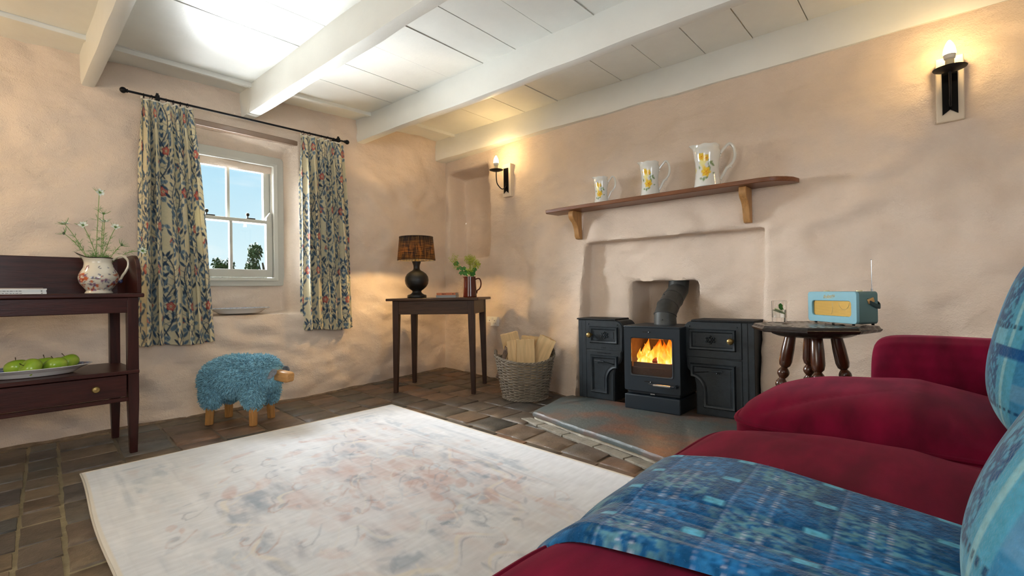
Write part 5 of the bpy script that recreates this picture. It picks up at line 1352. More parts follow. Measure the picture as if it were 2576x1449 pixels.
def log(label, loc, ln, w_, tk, rx, ry, rz, kind, seed):
    root = thing('split_log', label, 'log', (BC.x+loc[0], BC.y+loc[1], loc[2]), 0, 'logs standing in the wicker basket'); root.rotation_euler = (rx, ry, rz); g = random.Random(seed)
    prof = {'wedge': [(-.5, -.45), (.5, -.5), (.42, .1), (.05, .5), (-.40, .12)], 'slab': [(-.5, -.5), (.5, -.46), (.47, .3), (.1, .5), (-.46, .35)], 'half': [(-.5, -.3), (.5, -.34), (.42, .15), (.2, .42), (-.1, .5), (-.38, .2)]}[kind]
    fine = []
    for i in range(len(prof)):
        a, c = Vector(prof[i]), Vector(prof[(i+1) % len(prof)])
        for q in range(9): fine.append(a.lerp(c, q/9))
    n = len(fine); m_ = 16; vs = []
    for j in range(m_+1):
        t = j/m_
        for i, p in enumerate(fine):
            k = 1+.07*noise.noise(Vector((i*.55, t*1.2, seed*7)))+.05*noise.noise(Vector((i*1.7, t*3, seed)))
            vs.append((p.x*w_*k*(1-.05*t), p.y*tk*k, (t-.5)*ln+.006*noise.noise(Vector((p.x*9, p.y*9, seed)))*(j in (0, m_))))
    b = MB(); b.add(vs, [(j*n+i, j*n+(i+1) % n, (j+1)*n+(i+1) % n, (j+1)*n+i) for j in range(m_) for i in range(n)]+[tuple(range(n))[::-1], tuple(m_*n+i for i in range(n))])
    b.build('split_face', splitw, root, angle=28)
    if kind != 'slab' or seed == 2:
        b = MB(); sel = range(9*2, 9*4); vs = []
        for j in range(m_+1):
            for i in sel:
                x, y, z = vs0[j*n+i] if False else (fine[i].x*w_*1.04, fine[i].y*tk*1.05, (j/m_-.5)*ln*.985); k = .0025*noise.noise(Vector((i*.9, j*.9, seed*3)))
                vs.append((x*(1+k*8), y+.0035+k, z))
        w2_ = len(list(sel)); b.add(vs, [(j*w2_+i, j*w2_+i+1, (j+1)*w2_+i+1, (j+1)*w2_+i) for j in range(m_) for i in range(w2_-1)]); o = b.build('bark', bark, root)
        q = o.modifiers.new('t', 'SOLIDIFY'); q.thickness = .005; q.offset = -1
Fh = Vector((math.cos(YAW), math.sin(YAW), 0)); Rh = Vector((math.sin(YAW), -math.cos(YAW), 0))
def bl(r, f, z): p = Rh*r+Fh*f; return (p.x, p.y, z)
vz = -PI/2+YAW
log('broad pale split log in the front centre of the basket', bl(.005, -.090, .280), .33, .135, .065, -.10, .0, vz, 'slab', 1)
log('narrow pale log with flaking bark, left of the centre log', bl(-.090, -.080, .275), .32, .075, .06, -.10, -.06, vz+.2, 'wedge', 2)
log('dark bark-covered log lying at the left rim of the basket', bl(-.140, -.02, .262), .25, .10, .075, .1, -.30, vz+2.6, 'half', 3)
log('large pale log leaning right over the basket handle', bl(.112, -.035, .295), .34, .135, .09, -.05, .42, vz-.25, 'wedge', 4)
log('orange-tinted log standing tallest at the back left', bl(-.085, .06, .325), .32, .14, .06, .0, -.22, vz+.15, 'slab', 5)
log('short log end showing at the back centre of the basket', bl(.035, .06, .305), .30, .14, .06, .06, .10, vz-.1, 'slab', 6)

# ================================================================ rug
RW, RL = 1.70, 2.42
c = Canvas(RW, RL, .006, '#d6dbe0'); ny, nx = c.ny, c.nx
Xr, Yr = np.meshgrid(c.x, c.y); n1 = vnoise(ny, nx, 9, 7, 1, 4); n2 = vnoise(ny, nx, 14, 40, 2, 4); n3 = vnoise(ny, nx, 6, 5, 3, 4); st_ = vnoise(ny, nx, 240, 30, 4, 2); n5 = vnoise(ny, nx, 30, 30, 6, 4); wear = vnoise(ny, nx, 5, 12, 8, 5)
edge = np.minimum.reduce([Xr, RW-Xr, Yr, RL-Yr])
cx, cy = RW/2, RL/2; ex, ey = (Xr-cx)/(RW/2), (Yr-cy)/(RL/2)
fade_ = np.clip((wear-.38)*4.5, 0, 1)
def band(d0, d1, soft=.008): return np.clip((edge-d0)/soft, 0, 1)*np.clip((d1-edge)/soft, 0, 1)
an = np.arctan2(ey*1.2, ex); rad = np.hypot(ex*1.05, ey*1.15)
med = rad*(1+.10*np.cos(an*8)+.05*np.cos(an*16))
field = np.clip((edge-.30)/.03, 0, 1)
c.blend(field*np.clip((n1-.34)*2.2, 0, 1)*fade_*.55, '#c2998b')
c.blend(band(.10, .13)*.5*fade_, '#7f94a8'); c.blend(band(.145, .285)*np.clip((n5-.45)*7, 0, 1)*.55*fade_, '#7c97ab'); c.blend(band(.145, .285)*np.clip((.42-n5)*7, 0, 1)*.3*fade_, '#c59c8c'); c.blend(band(.295, .312)*.45*fade_, '#8a8f9c'); c.blend(band(.045, .055)*.35, '#9aa3ab')
cr_ = np.clip((rad-1.02)/.05, 0, 1)*field; c.blend(cr_*np.clip((n5-.40)*5, 0, 1)*fade_*.6, '#7994a9')
c.blend(field*np.clip((.62-med)/.04, 0, 1)*np.clip((n5-.36)*4, 0, 1)*.75*fade_, '#6f8ba2')
c.blend(field*np.clip((.40-med)/.03, 0, 1)*np.clip((n1-.2)*2, 0, 1)*.75, '#c8a49a')
for r0, w_ in ((.62, .016), (.40, .014), (.80, .012)): c.blend(field*np.clip((w_-np.abs(med-r0))/.008, 0, 1)*.8*fade_, '#e3dccb'); c.blend(field*np.clip((w_*.5-np.abs(med-r0-.03))/.006, 0, 1)*.55*fade_, '#5e748c')
pet = np.sin(an*8+np.cos(rad*18))*np.sin(rad*26); c.blend(field*np.clip((pet-.45)*4, 0, 1)*np.clip((n5-.42)*6, 0, 1)*.55*fade_, '#607d96'); c.blend(field*np.clip((-pet-.5)*4, 0, 1)*np.clip((n3-.4)*6, 0, 1)*.55, '#b88273')
g = random.Random(77)
for k in range(190):
    a, r_ = g.uniform(0, 2*PI), g.uniform(.12, 1.0); x, y = cx+r_*math.cos(a)*RW*.42, cy+r_*math.sin(a)*RL*.42
    c.leaf(x, y, g.uniform(.03, .10), g.uniform(.015, .035), a+g.choice([0, PI/2, .8]), g.choice(['#5f7b95', '#6c86a0', '#b47c6c', '#4f6a84', '#c09080']), g.uniform(.25, .6))
    if k % 3 == 0:
        pts = [(x+.07*math.cos(a+t*.5)*t*.3, y+.07*math.sin(a+t*.7)*t*.3) for t in range(6)]; c.line(pts, .007, g.choice(['#e2dccf', '#5b7188', '#a9786a']), .55)
c.blend(np.full_like(edge, .30), '#dce0e4'); c.blend(np.clip((n2-.5)*3.2, 0, 1)*.75, '#e6e9ec'); c.blend(np.clip((.50-wear)*3.0, 0, 1)*.7, '#dfe3e7'); c.a *= (.90+.17*st_)[..., None]
c.blend(np.clip((.018-edge)/.006, 0, 1)*.8, '#d6cfbf')
corn = [Vector((.225, .55)), Vector((1.855, .55)), Vector((2.085, 2.965)), (.392, 2.95)]; corn[3] = Vector((.392, 2.945))
u = (c.x/RW)[None]; v = (c.y/RL)[:, None]
def bil(k): return ((1-u)*(1-v)*corn[0][k]+u*(1-v)*corn[1][k]+u*v*corn[2][k]+(1-u)*v*corn[3][k])
PX, PY = bil(0), bil(1)
PX = PX+.006*np.sin(PY*5)*(1-u); PZ = .010-.004*np.clip((.012-edge)/.012, 0, 1)+.0015*np.sin(PX*5)*np.sin(PY*4)+.0006*st_+.003*0
P = np.stack([PX, PY, PZ], -1)
rug = thing('rug', 'large pale faded rug with blue and terracotta medallion pattern on the tiles', 'rug', (0, 0, 0))
grid_mesh('pile', P, mat('rug_pile', rough=.95, attr=True, sheen=.2, bump=.25, bscale=500, bdist=.002, spec=.2), rug, c.a, angle=180)
b = MB(); bp = [(PX[0, i], PY[0, i]) for i in range(0, nx, 6)]+[(PX[j, -1], PY[j, -1]) for j in range(0, ny, 6)]+[(PX[-1, i], PY[-1, i]) for i in range(nx-1, -1, -6)]+[(PX[j, 0], PY[j, 0]) for j in range(ny-1, -1, -6)]
b.tube([(x, y, .0065) for x, y in bp], .0035, 6, closed=True); b.build('bound_edge', mat('rug_binding', '#cbc4b6', .95), rug)

# ================================================================ octagonal table
TWm = mat('turned_walnut', '#4b2715', .25, var=.45, vscale=10, vstretch=(3, 3, 1), coat=.5)
TWt = mat('black_walnut_top', '#211713', .32, var=.4, vscale=14, bump=.8, bscale=34, bdist=.006, coat=.35)
OT = Vector((2.275, .388, 0)); ot = thing('bobbin_table', 'dark octagonal side table with bobbin-turned legs behind the sofa arm', 'table', tuple(OT), -.30)
TZ2 = .650
def octa(r, z): return [(r*math.cos(PI/8+k*PI/4), r*math.sin(PI/8+k*PI/4), z) for k in range(8)]
b = MB(); lev = [(r*.68, z) for r, z in [(.30, TZ2-.024), (.318, TZ2-.024), (.326, TZ2-.019), (.330, TZ2-.013), (.322, TZ2-.010), (.318, TZ2-.006), (.314, TZ2-.001), (.308, TZ2), (.300, TZ2), (.297, TZ2-.0008)]]
vs = sum([octa(r, z) for r, z in lev], []); n = len(lev)
b.add(vs, [(k*8+i, k*8+(i+1) % 8, (k+1)*8+(i+1) % 8, (k+1)*8+i) for k in range(n-1) for i in range(8)]+[tuple(range(8))[::-1], tuple((n-1)*8+i for i in range(8))])
b.build('tabletop', TWt, ot, smooth=False)
b = MB(); b.lathe([(.001, TZ2-.046), (.125, TZ2-.046), (.145, TZ2-.038), (.158, TZ2-.025), (.10, TZ2-.024)], n=48); b.build('under_block', TWt, ot)
# carved relief ring and leaves on the top
b = MB(); g = random.Random(3)
for k in range(44):
    a = 2*PI*k/44; r_ = .168+.010*(k % 2); q = Vector((r_*math.cos(a), r_*math.sin(a), TZ2-.0008)); b.ball(tuple(q), (.010, .003, .0013), 6, rotm(0, 0, a+.7*(1 if k % 2 else -1)))
b.build('carved_border', TWt, ot); b = MB()
for k in range(22): a = 2*PI*k/22; b.ball((.10*math.cos(a), .10*math.sin(a), TZ2-.0008), (.012, .004, .0013), 6, rotm(0, 0, a+.5))
b.build('carved_centre', TWt, ot)
for (ax, ay) in ((-1, .0), (0, 1), (1, .0), (0, -1)):
    M = Matrix.Rotation(.62, 4, 'Z'); d = M @ Vector((ax, ay, 0)); t0 = d*.078+Vector((0, 0, TZ2-.042)); t1 = d*.190+Vector((0, 0, 0)); ax_ = (t1-t0); ln = ax_.length
    prof = [(0, .010), (.004, .018)]
    zz = 0; prof = [(.019, 0), (.0205, .01), (.0235, .06), (.024, .11), (.020, .128), (.014, .134)]; z = .137
    for kk in range(9):
        h1 = .044; R_ = .0225-.0004*kk
        for i in range(7): a = PI*i/6; prof.append((.0115+(R_-.0115)*math.sin(a), z+h1*i/6))
        z += h1+.002
    sc_ = ln/z if z > ln else 1; prof = [(r_, q*sc_) for r_, q in prof]; prof.append((.012, ln))
    Q = ax_.to_track_quat('Z', 'Y').to_matrix().to_4x4(); b = MB(); b.lathe(prof, tuple(t0), 20, Q, capt=True)
    b.v = [(x, y_, max(z_, 0)) for x, y_, z_ in b.v]; b.build('leg', TWm, ot, angle=70)

# ================================================================ radio
RA = Vector((2.385, .425, TZ2+.0)); RD_ = Vector((2.200, .232, 0)); ang = math.atan2(RD_.y-RA.y, RD_.x-RA.x)
mid = (Vector((2.385, .425, 0))+Vector((2.200, .232, 0)))/2
ra = thing('radio', 'pale blue retro portable radio with brass grille on the octagonal table', 'radio', (mid.x, mid.y, TZ2+.0015), ang)
blue = mat('pale_blue_leather', '#7fb3c2', .45, bump=.15, bscale=300, bdist=.001); bside = mat('teal_grey_leather', '#5f7f80', .5, bump=.15, bscale=300, bdist=.001)
rw, rh, rd = .130, .121, .085; zb = .007
b = MB(); b.ring(rr(-rw, rw, zb, zb+rh, .012), rr(-rw+.024, rw-.027, zb+.026, zb+rh-.036, .013), 0, .012); b.build('front_panel', blue, ra, bevel=.002)
b = MB(); o_ = rr(-rw, rw, zb, zb+rh, .012); b.ring(o_, inset(o_, .006), .012, rd); b.prism(inset(o_, .004), rd-.004, rd-.001); b.build('case', bside, ra, bevel=.0015)
gm = bpy.data.materials.new('brass_grille'); gm.use_nodes = True; nt = gm.node_tree; N = nt.nodes; Lk = nt.links; pb = N['Principled BSDF']; pb.inputs['Metallic'].default_value = .6; pb.inputs['Roughness'].default_value = .4
tc = N.new('ShaderNodeTexCoord'); vo = N.new('ShaderNodeTexVoronoi'); vo.inputs['Scale'].default_value = 330; vo.inputs['Randomness'].default_value = 0; Lk.new(tc.outputs['Object'], vo.inputs['Vector']); cr = N.new('ShaderNodeValToRGB'); cr.color_ramp.elements[0].position = .35; cr.color_ramp.elements[0].color = rgba('#3a2c12'); cr.color_ramp.elements[1].position = .55; cr.color_ramp.elements[1].color = rgba('#c09a48'); Lk.new(vo.outputs['Distance'], cr.inputs[0]); Lk.new(cr.outputs[0], pb.inputs['Base Color'])
b = MB(); b.prism(rr(-rw+.020, rw-.024, zb+.022, zb+rh-.032, .012), .008, .011); b.build('grille', gm, ra, smooth=False)
gt = mat('pale_gold', '#d8cfa8', .3, .7)
b = MB()
for cx, cz, r_ in ((-.055, zb+.060, .056), (.060, zb+.078, .026)):
    pts = [(cx+r_*math.cos(a), .0075, cz+r_*math.sin(a)) for a in [2*PI*k/60 for k in range(60)]]
    x0_, x1_, z0_, z1_ = -rw+.028, rw-.031, zb+.030, zb+rh-.040; seg_ = []
    for p in pts+pts[:1]:
        if x0_ < p[0] < x1_ and z0_ < p[2] < z1_: seg_.append(p)
        else:
            if len(seg_) > 1: b.tube(seg_, .0006, 4)
            seg_ = []
    if len(seg_) > 1: b.tube(seg_, .0006, 4)
b.build('dial_rings', gt, ra)
text_obj('Roberts', .019, mat('gold_badge', '#efe0b0', .25, .5), ra, (-.008, -.0006, zb+rh-.024), (PI/2, -.10, 0), .35, .0006, 'badge')
b = MB(); b.tube([(-.02, -.0010, zb+rh-.0275), (.012, -.0010, zb+rh-.0245)], .0006, 4); b.build('badge_underline', gt, ra)
for x in (-.085, .085):
    b = MB(); b.lathe([(.011, zb+rh-.001), (.011, zb+rh+.004), (.009, zb+rh+.005)], (x, .05, 0), 20, capt=True); b.build('top_dial', gt, ra)
b = MB(); b.tube([(.100, .088, zb+rh-.002), (.100, .088, zb+rh+.010)], .003, 8); b.tube([(.100, .088, zb+rh+.008), (.100, .088, zb+rh+.118)], .0013, 8); b.ball((.100, .088, zb+rh+.119), .0022, 6); b.build('aerial', chrome, ra)
for x in (-.10, .10):
    for y_ in (.012, .09):
        b = MB(); b.lathe([(.005, 0), (.005, zb+.001)], (x, y_, 0), 12, capt=True); b.build('foot', slot, ra)
b = MB(); b.box((rw+.003, .055, zb+rh-.034), (.004, .026, .018), rotm(.35)); b.build('strap_buckle', mat('buckle_brass', '#c9a870', .3, .6), ra, bevel=.002)
b = MB()
vs = []
pth = [(rw+.0015, .040, zb+rh-.030), (rw+.0045, .050, zb+rh-.040), (rw+.005, .066, zb+rh-.050), (rw+.007, .082, zb+rh-.058), (rw+.003, .096, zb+rh-.056), (rw-.02, .100, zb+rh-.040), (.06, .104, zb+rh-.030), (-.06, .104, zb+rh-.030), (-rw+.02, .100, zb+rh-.040), (-rw-.006, .092, zb+rh-.055), (-rw-.006, .08, zb+rh-.045), (-rw-.0015, .045, zb+rh-.030)]
for x, y_, z in pth: vs += [(x, y_, z-.009), (x, y_, z+.009)]
b.add(vs, [(2*i, 2*i+1, 2*i+3, 2*i+2) for i in range(len(pth)-1)]); o = b.build('carry_strap', mat('dark_strap', '#2e4446', .5), ra); q = o.modifiers.new('t', 'SOLIDIFY'); q.thickness = .003; q.offset = 0
o.modifiers.new('s', 'SUBSURF').levels = 1

# ================================================================ glass of water
gl = thing('drinking_glass', 'clear tumbler of water with a lime slice and mint, left of the radio', 'glass', (2.385, .532, TZ2+.0008))
cg = mat('clear_glass', '#ffffff', .0, trans=1., ior=1.45)
b = MB(); b.lathe([(.0285, 0), (.0290, .002), (.0300, .090), (.0290, .0905), (.0280, .090), (.0272, .018), (.001, .017)], n=40); b.lathe([(.001, .0)], n=3, capb=False) if False else None
b.build('tumbler', cg, gl, angle=60)
b = MB(); b.lathe([(.001, .0175), (.0268, .0185), (.0276, .052), (.001, .052)], n=40, capb=False); b.build('water', mat('water', '#f4f8f8', .0, trans=1., ior=1.33), gl, angle=60)
b = MB(); b.lathe([(.001, -.002), (.021, -.002), (.022, 0), (.021, .002), (.001, .002)], (.0, .0, .046), 24, rotm(.5, .35)); b.build('lime_slice', mat('lime_flesh', '#c9d9a0', .4), gl)
mint = mat('mint_leaf', '#3f8a2c', .5)
b = MB()
for (dx, dz, rx, ry) in ((-.014, .066, .3, 1.1), (-.004, .058, .2, -.5), (.008, .056, .5, .2)):
    M = rotm(rx, ry, .3); vs = [Vector((dx, -.008, dz))+M @ Vector(p)*.017 for p in ((-1, 0, 0), (-.4, .5, .1), (.4, .45, .1), (1, 0, 0), (.4, -.45, .1), (-.4, -.5, .1), (0, 0, -.05))]; b.add(vs, [(i, (i+1) % 6, 6) for i in range(6)])
b.build('mint', mint, gl)

# ================================================================ sofa
vel = bpy.data.materials.new('crimson_velvet'); vel.use_nodes = True; nt = vel.node_tree; N = nt.nodes; Lk = nt.links; pb = N['Principled BSDF']
pb.inputs['Roughness'].default_value = .8; pb.inputs['Specular IOR Level'].default_value = .12; pb.inputs['Sheen Weight'].default_value = .18; pb.inputs['Sheen Roughness'].default_value = .4; pb.inputs['Sheen Tint'].default_value = (1.0, .22, .38, 1)
tc = N.new('ShaderNodeTexCoord'); mp = N.new('ShaderNodeMapping'); mp.inputs['Scale'].default_value = (2.2, 7, 4); Lk.new(tc.outputs['Object'], mp.inputs[0]); nz = N.new('ShaderNodeTexNoise'); nz.inputs['Scale'].default_value = 2.2; nz.inputs['Detail'].default_value = 6; Lk.new(mp.outputs[0], nz.inputs['Vector'])
cr = N.new('ShaderNodeValToRGB'); cr.color_ramp.elements[0].position = .32; cr.color_ramp.elements[0].color = rgba('#56041f'); cr.color_ramp.elements[1].position = .72; cr.color_ramp.elements[1].color = rgba('#800a31'); Lk.new(nz.outputs['Fac'], cr.inputs[0]); Lk.new(cr.outputs[0], pb.inputs['Base Color'])
n2_ = N.new('ShaderNodeTexNoise'); n2_.inputs['Scale'].default_value = 900; Lk.new(tc.outputs['Object'], n2_.inputs['Vector']); bp = N.new('ShaderNodeBump'); bp.inputs['Strength'].default_value = .25; bp.inputs['Distance'].default_value = .001; Lk.new(n2_.outputs['Fac'], bp.inputs['Height']); Lk.new(bp.outputs[0], pb.inputs['Normal'])
sofa = thing('sofa', 'crimson velvet sofa with piped seat cushions and low rolled arms', 'sofa', (.95, -.05, 0))
SO = Vector((.95, -.05, 0))
def cushion_seat(x0, x1, y0, y1, z0, z1, crown, seed):
    n, m_ = 56, 56; g = random.Random(seed)
    U_ = np.linspace(-1, 1, n); V_ = np.linspace(-1, 1, m_)
    def pt(u, v, top):
        # rounded square outline
        k = 1/ max(1e-6, (abs(u)**9+abs(v)**9)**(1/9)) if (u or v) else 1
        mx_ = max(abs(u), abs(v)); 
        s = mx_*((1/((abs(u/mx_)**7+abs(v/mx_)**7)**(1/7))) if mx_ > 0 else 1)/ (mx_ if mx_ > 0 else 1)
        uu, vv = u*s, v*s
        x = (x0+x1)/2+(x1-x0)/2*uu; y = (y0+y1)/2+(y1-y0)/2*vv
        e_ = max(abs(u), abs(v)); h = (1-e_**5)**.5 if e_ < 1 else 0
        dome = (1-abs(u)**2.8)*(1-abs(v)**2.8)
        wr = .007*noise.noise(Vector((x*3.0+seed, y*8, seed)))*min(1, h*1.5)
        rim = .5*(z0+z1)*0
        pz = z1-.020
        zt = pz+(.020)*h**.8+crown*dome**.55+wr-.22*max(0, .05-y)*min(1, h*1.4)*(1 if crown > .05 else .9)
        return (x, y, zt) if top else (x, y, max(z0, pz-.02-(pz-z0-.02)*h**.25))
    top = np.array([[pt(u, v, True) for u in U_] for v in V_])-np.array(SO); bot = np.array([[pt(u, v, False) for u in U_] for v in V_])-np.array(SO)
    # push the rim outwards a little so that the sides bulge
    o = grid_mesh('seat_cushion', top, vel, sofa, angle=180)
    grid_mesh('cushion_side', bot[::-1], vel, o, angle=180)
    b = MB(); lp = [top[0, i] for i in range(n)]+[top[j, -1] for j in range(1, m_)]+[top[-1, i] for i in range(n-2, -1, -1)]+[top[j, 0] for j in range(m_-2, 0, -1)]
    b.tube([tuple(q+np.array([0, 0, .000])) for q in lp], .0065, 8, closed=True); b.build('piping', vel, o)
    b = MB(); vs = []; k = len(lp)
    for q in lp: vs += [tuple(q), (q[0], q[1], z0-SO.z)]
    b.add(vs, [(2*i, 2*((i+1) % k), 2*((i+1) % k)+1, 2*i+1) for i in range(k)]); b.build('boxing', vel, o)
cushion_seat(1.300, 1.945, -.52, .425, .33, .476, .066, 3)
cushion_seat(.650, 1.296, -.52, .425, .33, .466, .026, 1)
cushion_seat(-.02, .646, -.52, .425, .33, .460, .018, 2)
def loc_box(nm, x0, x1, y0, y1, z0, z1, bev=.03):
    b = MB(); b.b2(x0-SO.x, x1-SO.x, y0-SO.y, y1-SO.y, z0, z1); return b.build(nm, vel, sofa, bevel=bev, seg=4)
loc_box('seat_frame', -.02, 1.93, -.55, .385, .10, .335)
loc_box('back', -.06, 2.05, -.80, -.52, .12, .86, .07)
def arm(x0, x1, flip):
    rows = []; yb, yf = -.60, .170
    wd = x1-x0
    pr = [(.0, .10), (.0, .40), (-.004, .50), (-.006, .555), (.004, .590), (.030, .622), (.075, .640), (.13, .642), (.175, .630), (.205, .600), (.215, .565), (.200, .53), (.175, .50), (.170, .40), (.170, .10)]
    fine = []
    for i in range(len(pr)-1):
        for q in range(4): fine.append((pr[i][0]+(pr[i+1][0]-pr[i][0])*q/4, pr[i][1]+(pr[i+1][1]-pr[i][1])*q/4))
    fine.append(pr[-1]); cxp, czp = .085, .45
    ys = [(yb, 1.0), (-.30, 1.0), (-.1, 1.0), (.02, 1.0), (.08, 1.0), (.115, .985), (.14, .955), (.158, .90), (.168, .82), (.173, .70), (.175, .4), (.176, .02)]
    P = []
    for y, s in ys:
        row = []
        for x, z in fine:
            zz = czp+(z-czp)*s if z > czp else z; xx = cxp+(x-cxp)*(s if s > .8 else s)
            if flip: xx = wd-xx
            row.append((x0+xx-SO.x, y-SO.y, zz-.022*max(0, (-y+.0))*1.3*(z > .5)+.004*noise.noise(Vector((x*9, y*7, z*9)))))
        P.append(row)
    o = grid_mesh('arm', np.array(P), vel, sofa, angle=180); o.modifiers.new('s', 'SUBSURF').render_levels = 1
arm(1.925, 2.12, False); arm(-.24, -.02, True)
for x, y in ((.02, .30), (1.88, .30), (.02, -.70), (1.95, -.70)):
    b = MB(); b.lathe([(.018, 0), (.026, .05), (.028, .11)], (x-SO.x, y-SO.y, 0), 16, capt=True); b.build('leg', TWm, sofa)

# ================================================================ throw
def paint_throw(W_, H_):
    c = Canvas(W_, H_, .0022, '#22659c'); ny, nx = c.ny, c.nx; X, Y = np.meshgrid(c.x, c.y)
    nA = vnoise(ny, nx, H_*22, W_*22, 1, 3); nF = vnoise(ny, nx, H_*170, W_*170, 2, 2); nB = vnoise(ny, nx, H_*8, W_*8, 3, 2); nG = vnoise(ny, nx, H_*130, W_*170, 12, 2)
    c.blend(np.clip((nB-.35)*2.2, 0, 1)*.8, '#2a7cbc')
    px_, py_ = .125, .105      # spacing along the cloth, across the cloth
    A, B = Y+.03, X+.02
    gx = (A/px_) % 1; gy = (B/py_) % 1; ix = np.floor(A/px_); iy = np.floor(B/py_)
    chk = ((ix+iy) % 2 == 0)
    c.blend(chk*np.clip((nG-.47)*7, 0, 1)*.62, '#78adb0'); c.blend((~chk)*np.clip((nG-.52)*8, 0, 1)*.45, '#3f97d2')
    c.blend(np.clip((.45-nG)*8, 0, 1)*.55, '#0f3d60')
    dx = np.minimum(gx, 1-gx)*px_; dy = np.minimum(gy, 1-gy)*py_
    c.blend(np.clip((.020-dx)/.004, 0, 1)*.6, '#0f4a78'); c.blend(np.clip((.011-dy)/.003, 0, 1)*.45, '#0f4a78')
    dash = np.clip(np.sin(B*2*PI/.0085)*2+.6, 0, 1)
    c.blend(np.clip((.0032-np.abs(dx-.020))/.0015, 0, 1)*dash*(gx < .5)*.55, '#9aa9cf')
    midx = np.abs(gx-.5)*px_; c.blend(np.clip((.003-np.abs(midx-.009))/.0015, 0, 1)*dash*(iy % 2 == 0)*.5, '#a3afd0')
    c.blend(np.clip((.0045-np.abs(midx-.009))/.0015, 0, 1)*dash*(np.sin(B*2*PI/.06) > .3)*.6, '#c3cde0')
    for i in range(0, int(H_/px_)+2):
        for j in range(0, int(W_/py_)+2):
            c.rect(j*py_-.02-.0070, j*py_-.02+.0070, i*px_-.03-.012, i*px_-.03+.012, '#6cc3e2', .85)
    c.a *= (.50+.80*nF)[..., None]; return c
TWd = .43; TL = 1.25
tcv = paint_throw(TWd+.02, TL+.02)
woolb = mat('blue_wool_cloth', rough=.95, attr=True, sheen=.35, bump=.6, bscale=260, bdist=.003, spec=.1)
def seat_top(x, y):
    for (x0, x1, z1, cr_) in ((1.3, 1.945, .476, .066), (.65, 1.298, .466, .026), (-.02, .65, .460, .018)):
        if x0 <= x <= x1:
            u = (x-(x0+x1)/2)/((x1-x0)/2); v = (y-(-.05))/.47; u, v = max(-1, min(1, u)), max(-1, min(1, v)); e_ = max(abs(u), abs(v)); h = (1-e_**5)**.5 if e_ < 1 else 0
            return z1-.02+.02*h**.8+cr_*((1-abs(u)**2.8)*(1-abs(v)**2.8))**.55
    return .45
def throw_grid(lay):
    nu, nv = 190, 420; a = np.linspace(0, 1, nu); rows = []; thick = .019*lay
    # path: hangs over the front edge, crosses the seat to the back
    path = []
    for k in range(nv):
        s = k/(nv-1)*TL
        path.append(s)
    P = np.zeros((nv, nu, 3))
    for k, s in enumerate(path):
        for i in range(nu):
            t = a[i]; edge_ = min(t, 1-t)
            drop = .165
            xl = .437+(.03+.02*min(1, s/.6))*0; xr = .838
            yq = .425-(s-drop)
            xl = .545+.06*max(0, min(1, (s-drop)/.45))**1.1; xr = .880+.020*math.sin(max(0, min(1, (s-drop)/.45))*PI)-.09*max(0, min(1, (s-drop-.15)/.3))
            x = xl+(xr-xl)*t+.006*noise.noise(Vector((s*3, t*2, 4)))
            if s < drop:
                q = s/drop; y = .450+.010*math.sin(t*5+1)-.004*q; z = .30+.135*q
            else:
                y = .425-(s-drop)
                # smoothed seat height
                z = .0; wsum = 0
                for dx_ in (-.05, -.025, 0, .025, .05): z += seat_top(x+dx_, min(y, .36)); wsum += 1
                z = z/wsum+.004
                z = max(z, .462)
            if abs(s-drop) < .075:
                q = (s-drop+.075)/.15; q = q*q*(3-2*q); ya, za = .452, .30+.135*(drop-.075)/drop; yb_, zb_ = .425-.075, max(seat_top(x, .35)+.004, .462)
                th_ = q*PI/2; y = yb_+(ya-yb_)*math.cos(th_); z = za+(zb_-za)*math.sin(th_)
            puff = .022*min(1, (edge_/.055))**.5 if edge_ > 0 else 0
            fold = .010*math.exp(-((t-.80)/.02)**2)
            nn = .006*noise.noise(Vector((x*7, s*5, lay)))
            if s < drop+.02: y += puff*.7+nn; z += 0
            else: z += puff+nn
            if y < -.50: y, z = -.50+.02*0, z+(-.50-y)
            P[k, i] = (x, y, z)
    return P
P = throw_grid(1)
for _ in range(30): P[1:-1] = (P[:-2]+2*P[1:-1]+P[2:])/4
U_, V_ = np.meshgrid(np.linspace(0, TWd, P.shape[1]), np.linspace(0, TL, P.shape[0]))
sh_ = V_*0
thr = thing('throw_blanket', 'folded blue checked wool blanket draped over the front of the sofa', 'blanket', (0, 0, 0))
o = grid_mesh('woven_cloth', P, woolb, thr, tcv.sample(U_, V_), angle=180)
# soft fuzz along the blanket's outline
fz = MB(); g = random.Random(6)
for k in range(1500):
    i = g.choice([g.randint(0, 3), P.shape[1]-1-g.randint(0, 5), g.randint(0, P.shape[1]-1)]); j = g.randint(0, P.shape[0]-1); p = Vector(P[j, i]); d = Vector((g.gauss(0, 1), g.gauss(0, 1), abs(g.gauss(0, 1)))).normalized()*g.uniform(.002, .005)
    fz.tube([p, p+d*.6, p+d+Vector((g.gauss(0, .001), g.gauss(0, .001), -.0005))], [.00016, .00013, .0001], 3, cap=False)
fz.build('wool_fuzz', mat('blue_fuzz', '#3d7fae', .9), thr)

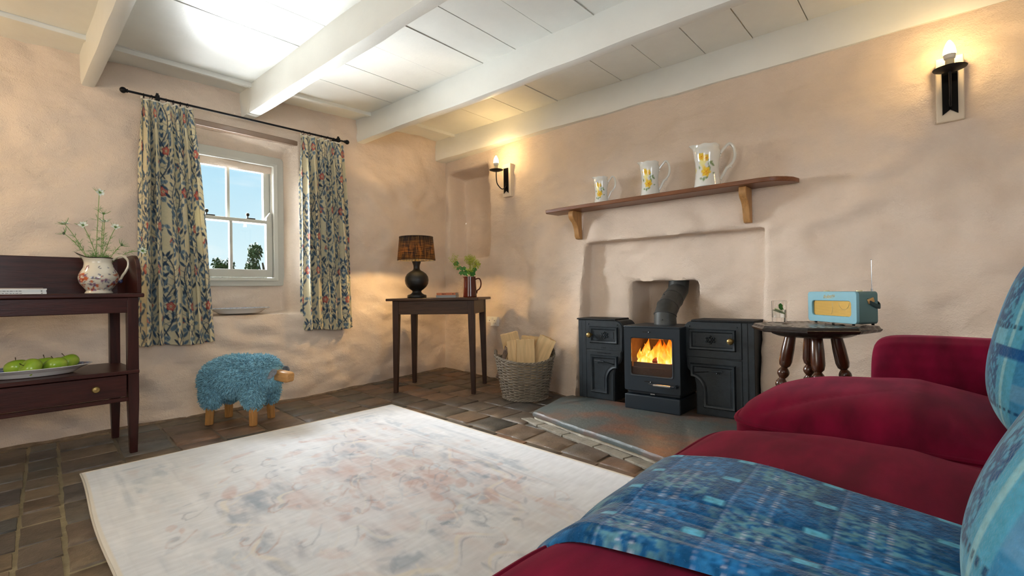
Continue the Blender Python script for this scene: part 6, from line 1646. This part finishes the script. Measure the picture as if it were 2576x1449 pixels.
# ================================================================ scatter cushions
def paint_pillow(kind, S_):
    c = Canvas(S_, S_, .0016, '#5cb6dc'); ny, nx = c.ny, c.nx; X, Y = np.meshgrid(c.x, c.y)
    nF = vnoise(ny, nx, S_*200, S_*200, 5, 2); nG = vnoise(ny, nx, S_*90, S_*90, 6, 2)
    per = .16 if kind == 0 else .20
    gx = (X/per) % 1; gy = (Y/per) % 1
    a = (gx < .18); b_ = (gx > .30) & (gx < .36); d = (gx > .45)
    c.blend(a*.9, '#3f8fc4'); c.blend(b_*.95, '#9fdcec')
    c.blend((d & (((X*110).astype(int)+(Y*110).astype(int)) % 2 == 0) & (nG > .38))*.85, '#1f5f9a')
    c.blend((d & (nG > .56))*.85, '#1d5690'); c.blend(((gx > .80) & (nG < .5))*.7, '#2f7f9f')
    c.blend(((gy < .14) & (gx < .5))*.9, '#1c58a0'); c.blend(((gy > .14) & (gy < .34) & (gx > .45) & (gx < .8))*.95, '#7fd3f0'); c.blend(((np.abs(gy-.38) < .02) & ((X*160).astype(int) % 2 == 0))*.9, '#12406f')
    c.blend(((np.abs(gy-.62) < .10) & a)*.7, '#6fa9d2')
    c.a *= (.80+.38*nF)[..., None]; return c
def pillow(label, loc, S_, T, rot, kind):
    root = thing('cushion', label, 'cushion', loc, 0, 'blue patterned wool cushions on the sofa'); root.rotation_euler = rot
    c = paint_pillow(kind, S_); n = 150; U_ = np.linspace(-1, 1, n); u, v = np.meshgrid(U_, U_)
    e_ = np.clip((1-np.abs(u)**2.6)*(1-np.abs(v)**2.6), 0, 1); h = T/2*e_**.42
    pin = 1-.055*(1-np.abs(v)**2)*np.abs(u)**3; pin2 = 1-.055*(1-np.abs(u)**2)*np.abs(v)**3
    for sgn, nm in ((1, 'front_cover'), (-1, 'back_cover')):
        P = np.stack([u*S_/2*pin, -sgn*h, v*S_/2*pin2], -1)
        U2, V2 = (u+1)/2*S_*.999, (v+1)/2*S_*.999
        grid_mesh(nm, P if sgn > 0 else P[::-1], woolb, root, c.sample(U2, V2) if sgn > 0 else c.sample(U2, V2)[::-1], angle=180)
    return root
    fz = MB(); g = random.Random(kind)
    for k in range(1500):
        a, bq = g.uniform(-1, 1), g.uniform(-1, 1); ee = max(0, (1-abs(a)**2.6)*(1-abs(bq)**2.6)); p = Vector((a*S_/2, -g.choice([-1, 1])*T/2*ee**.42, bq*S_/2)); d = Vector((g.gauss(0, 1), g.gauss(0, 1), g.gauss(0, 1))).normalized()*g.uniform(.003, .010); fz.tube([p, p+d], [.00016, .0001], 3, cap=False)
    fz.build('wool_fuzz', mat('pale_fuzz', '#8ccbe0', .9), root)
pillow('turquoise patterned cushion leaning by the far sofa arm', (1.53, -.190, .690), .44, .20, (.25, .03, -.05), 0)
pillow('turquoise patterned cushion nearer the camera beside the blue blanket', (.775, -.165, .620), .44, .21, (.50, .12, -.10), 1)
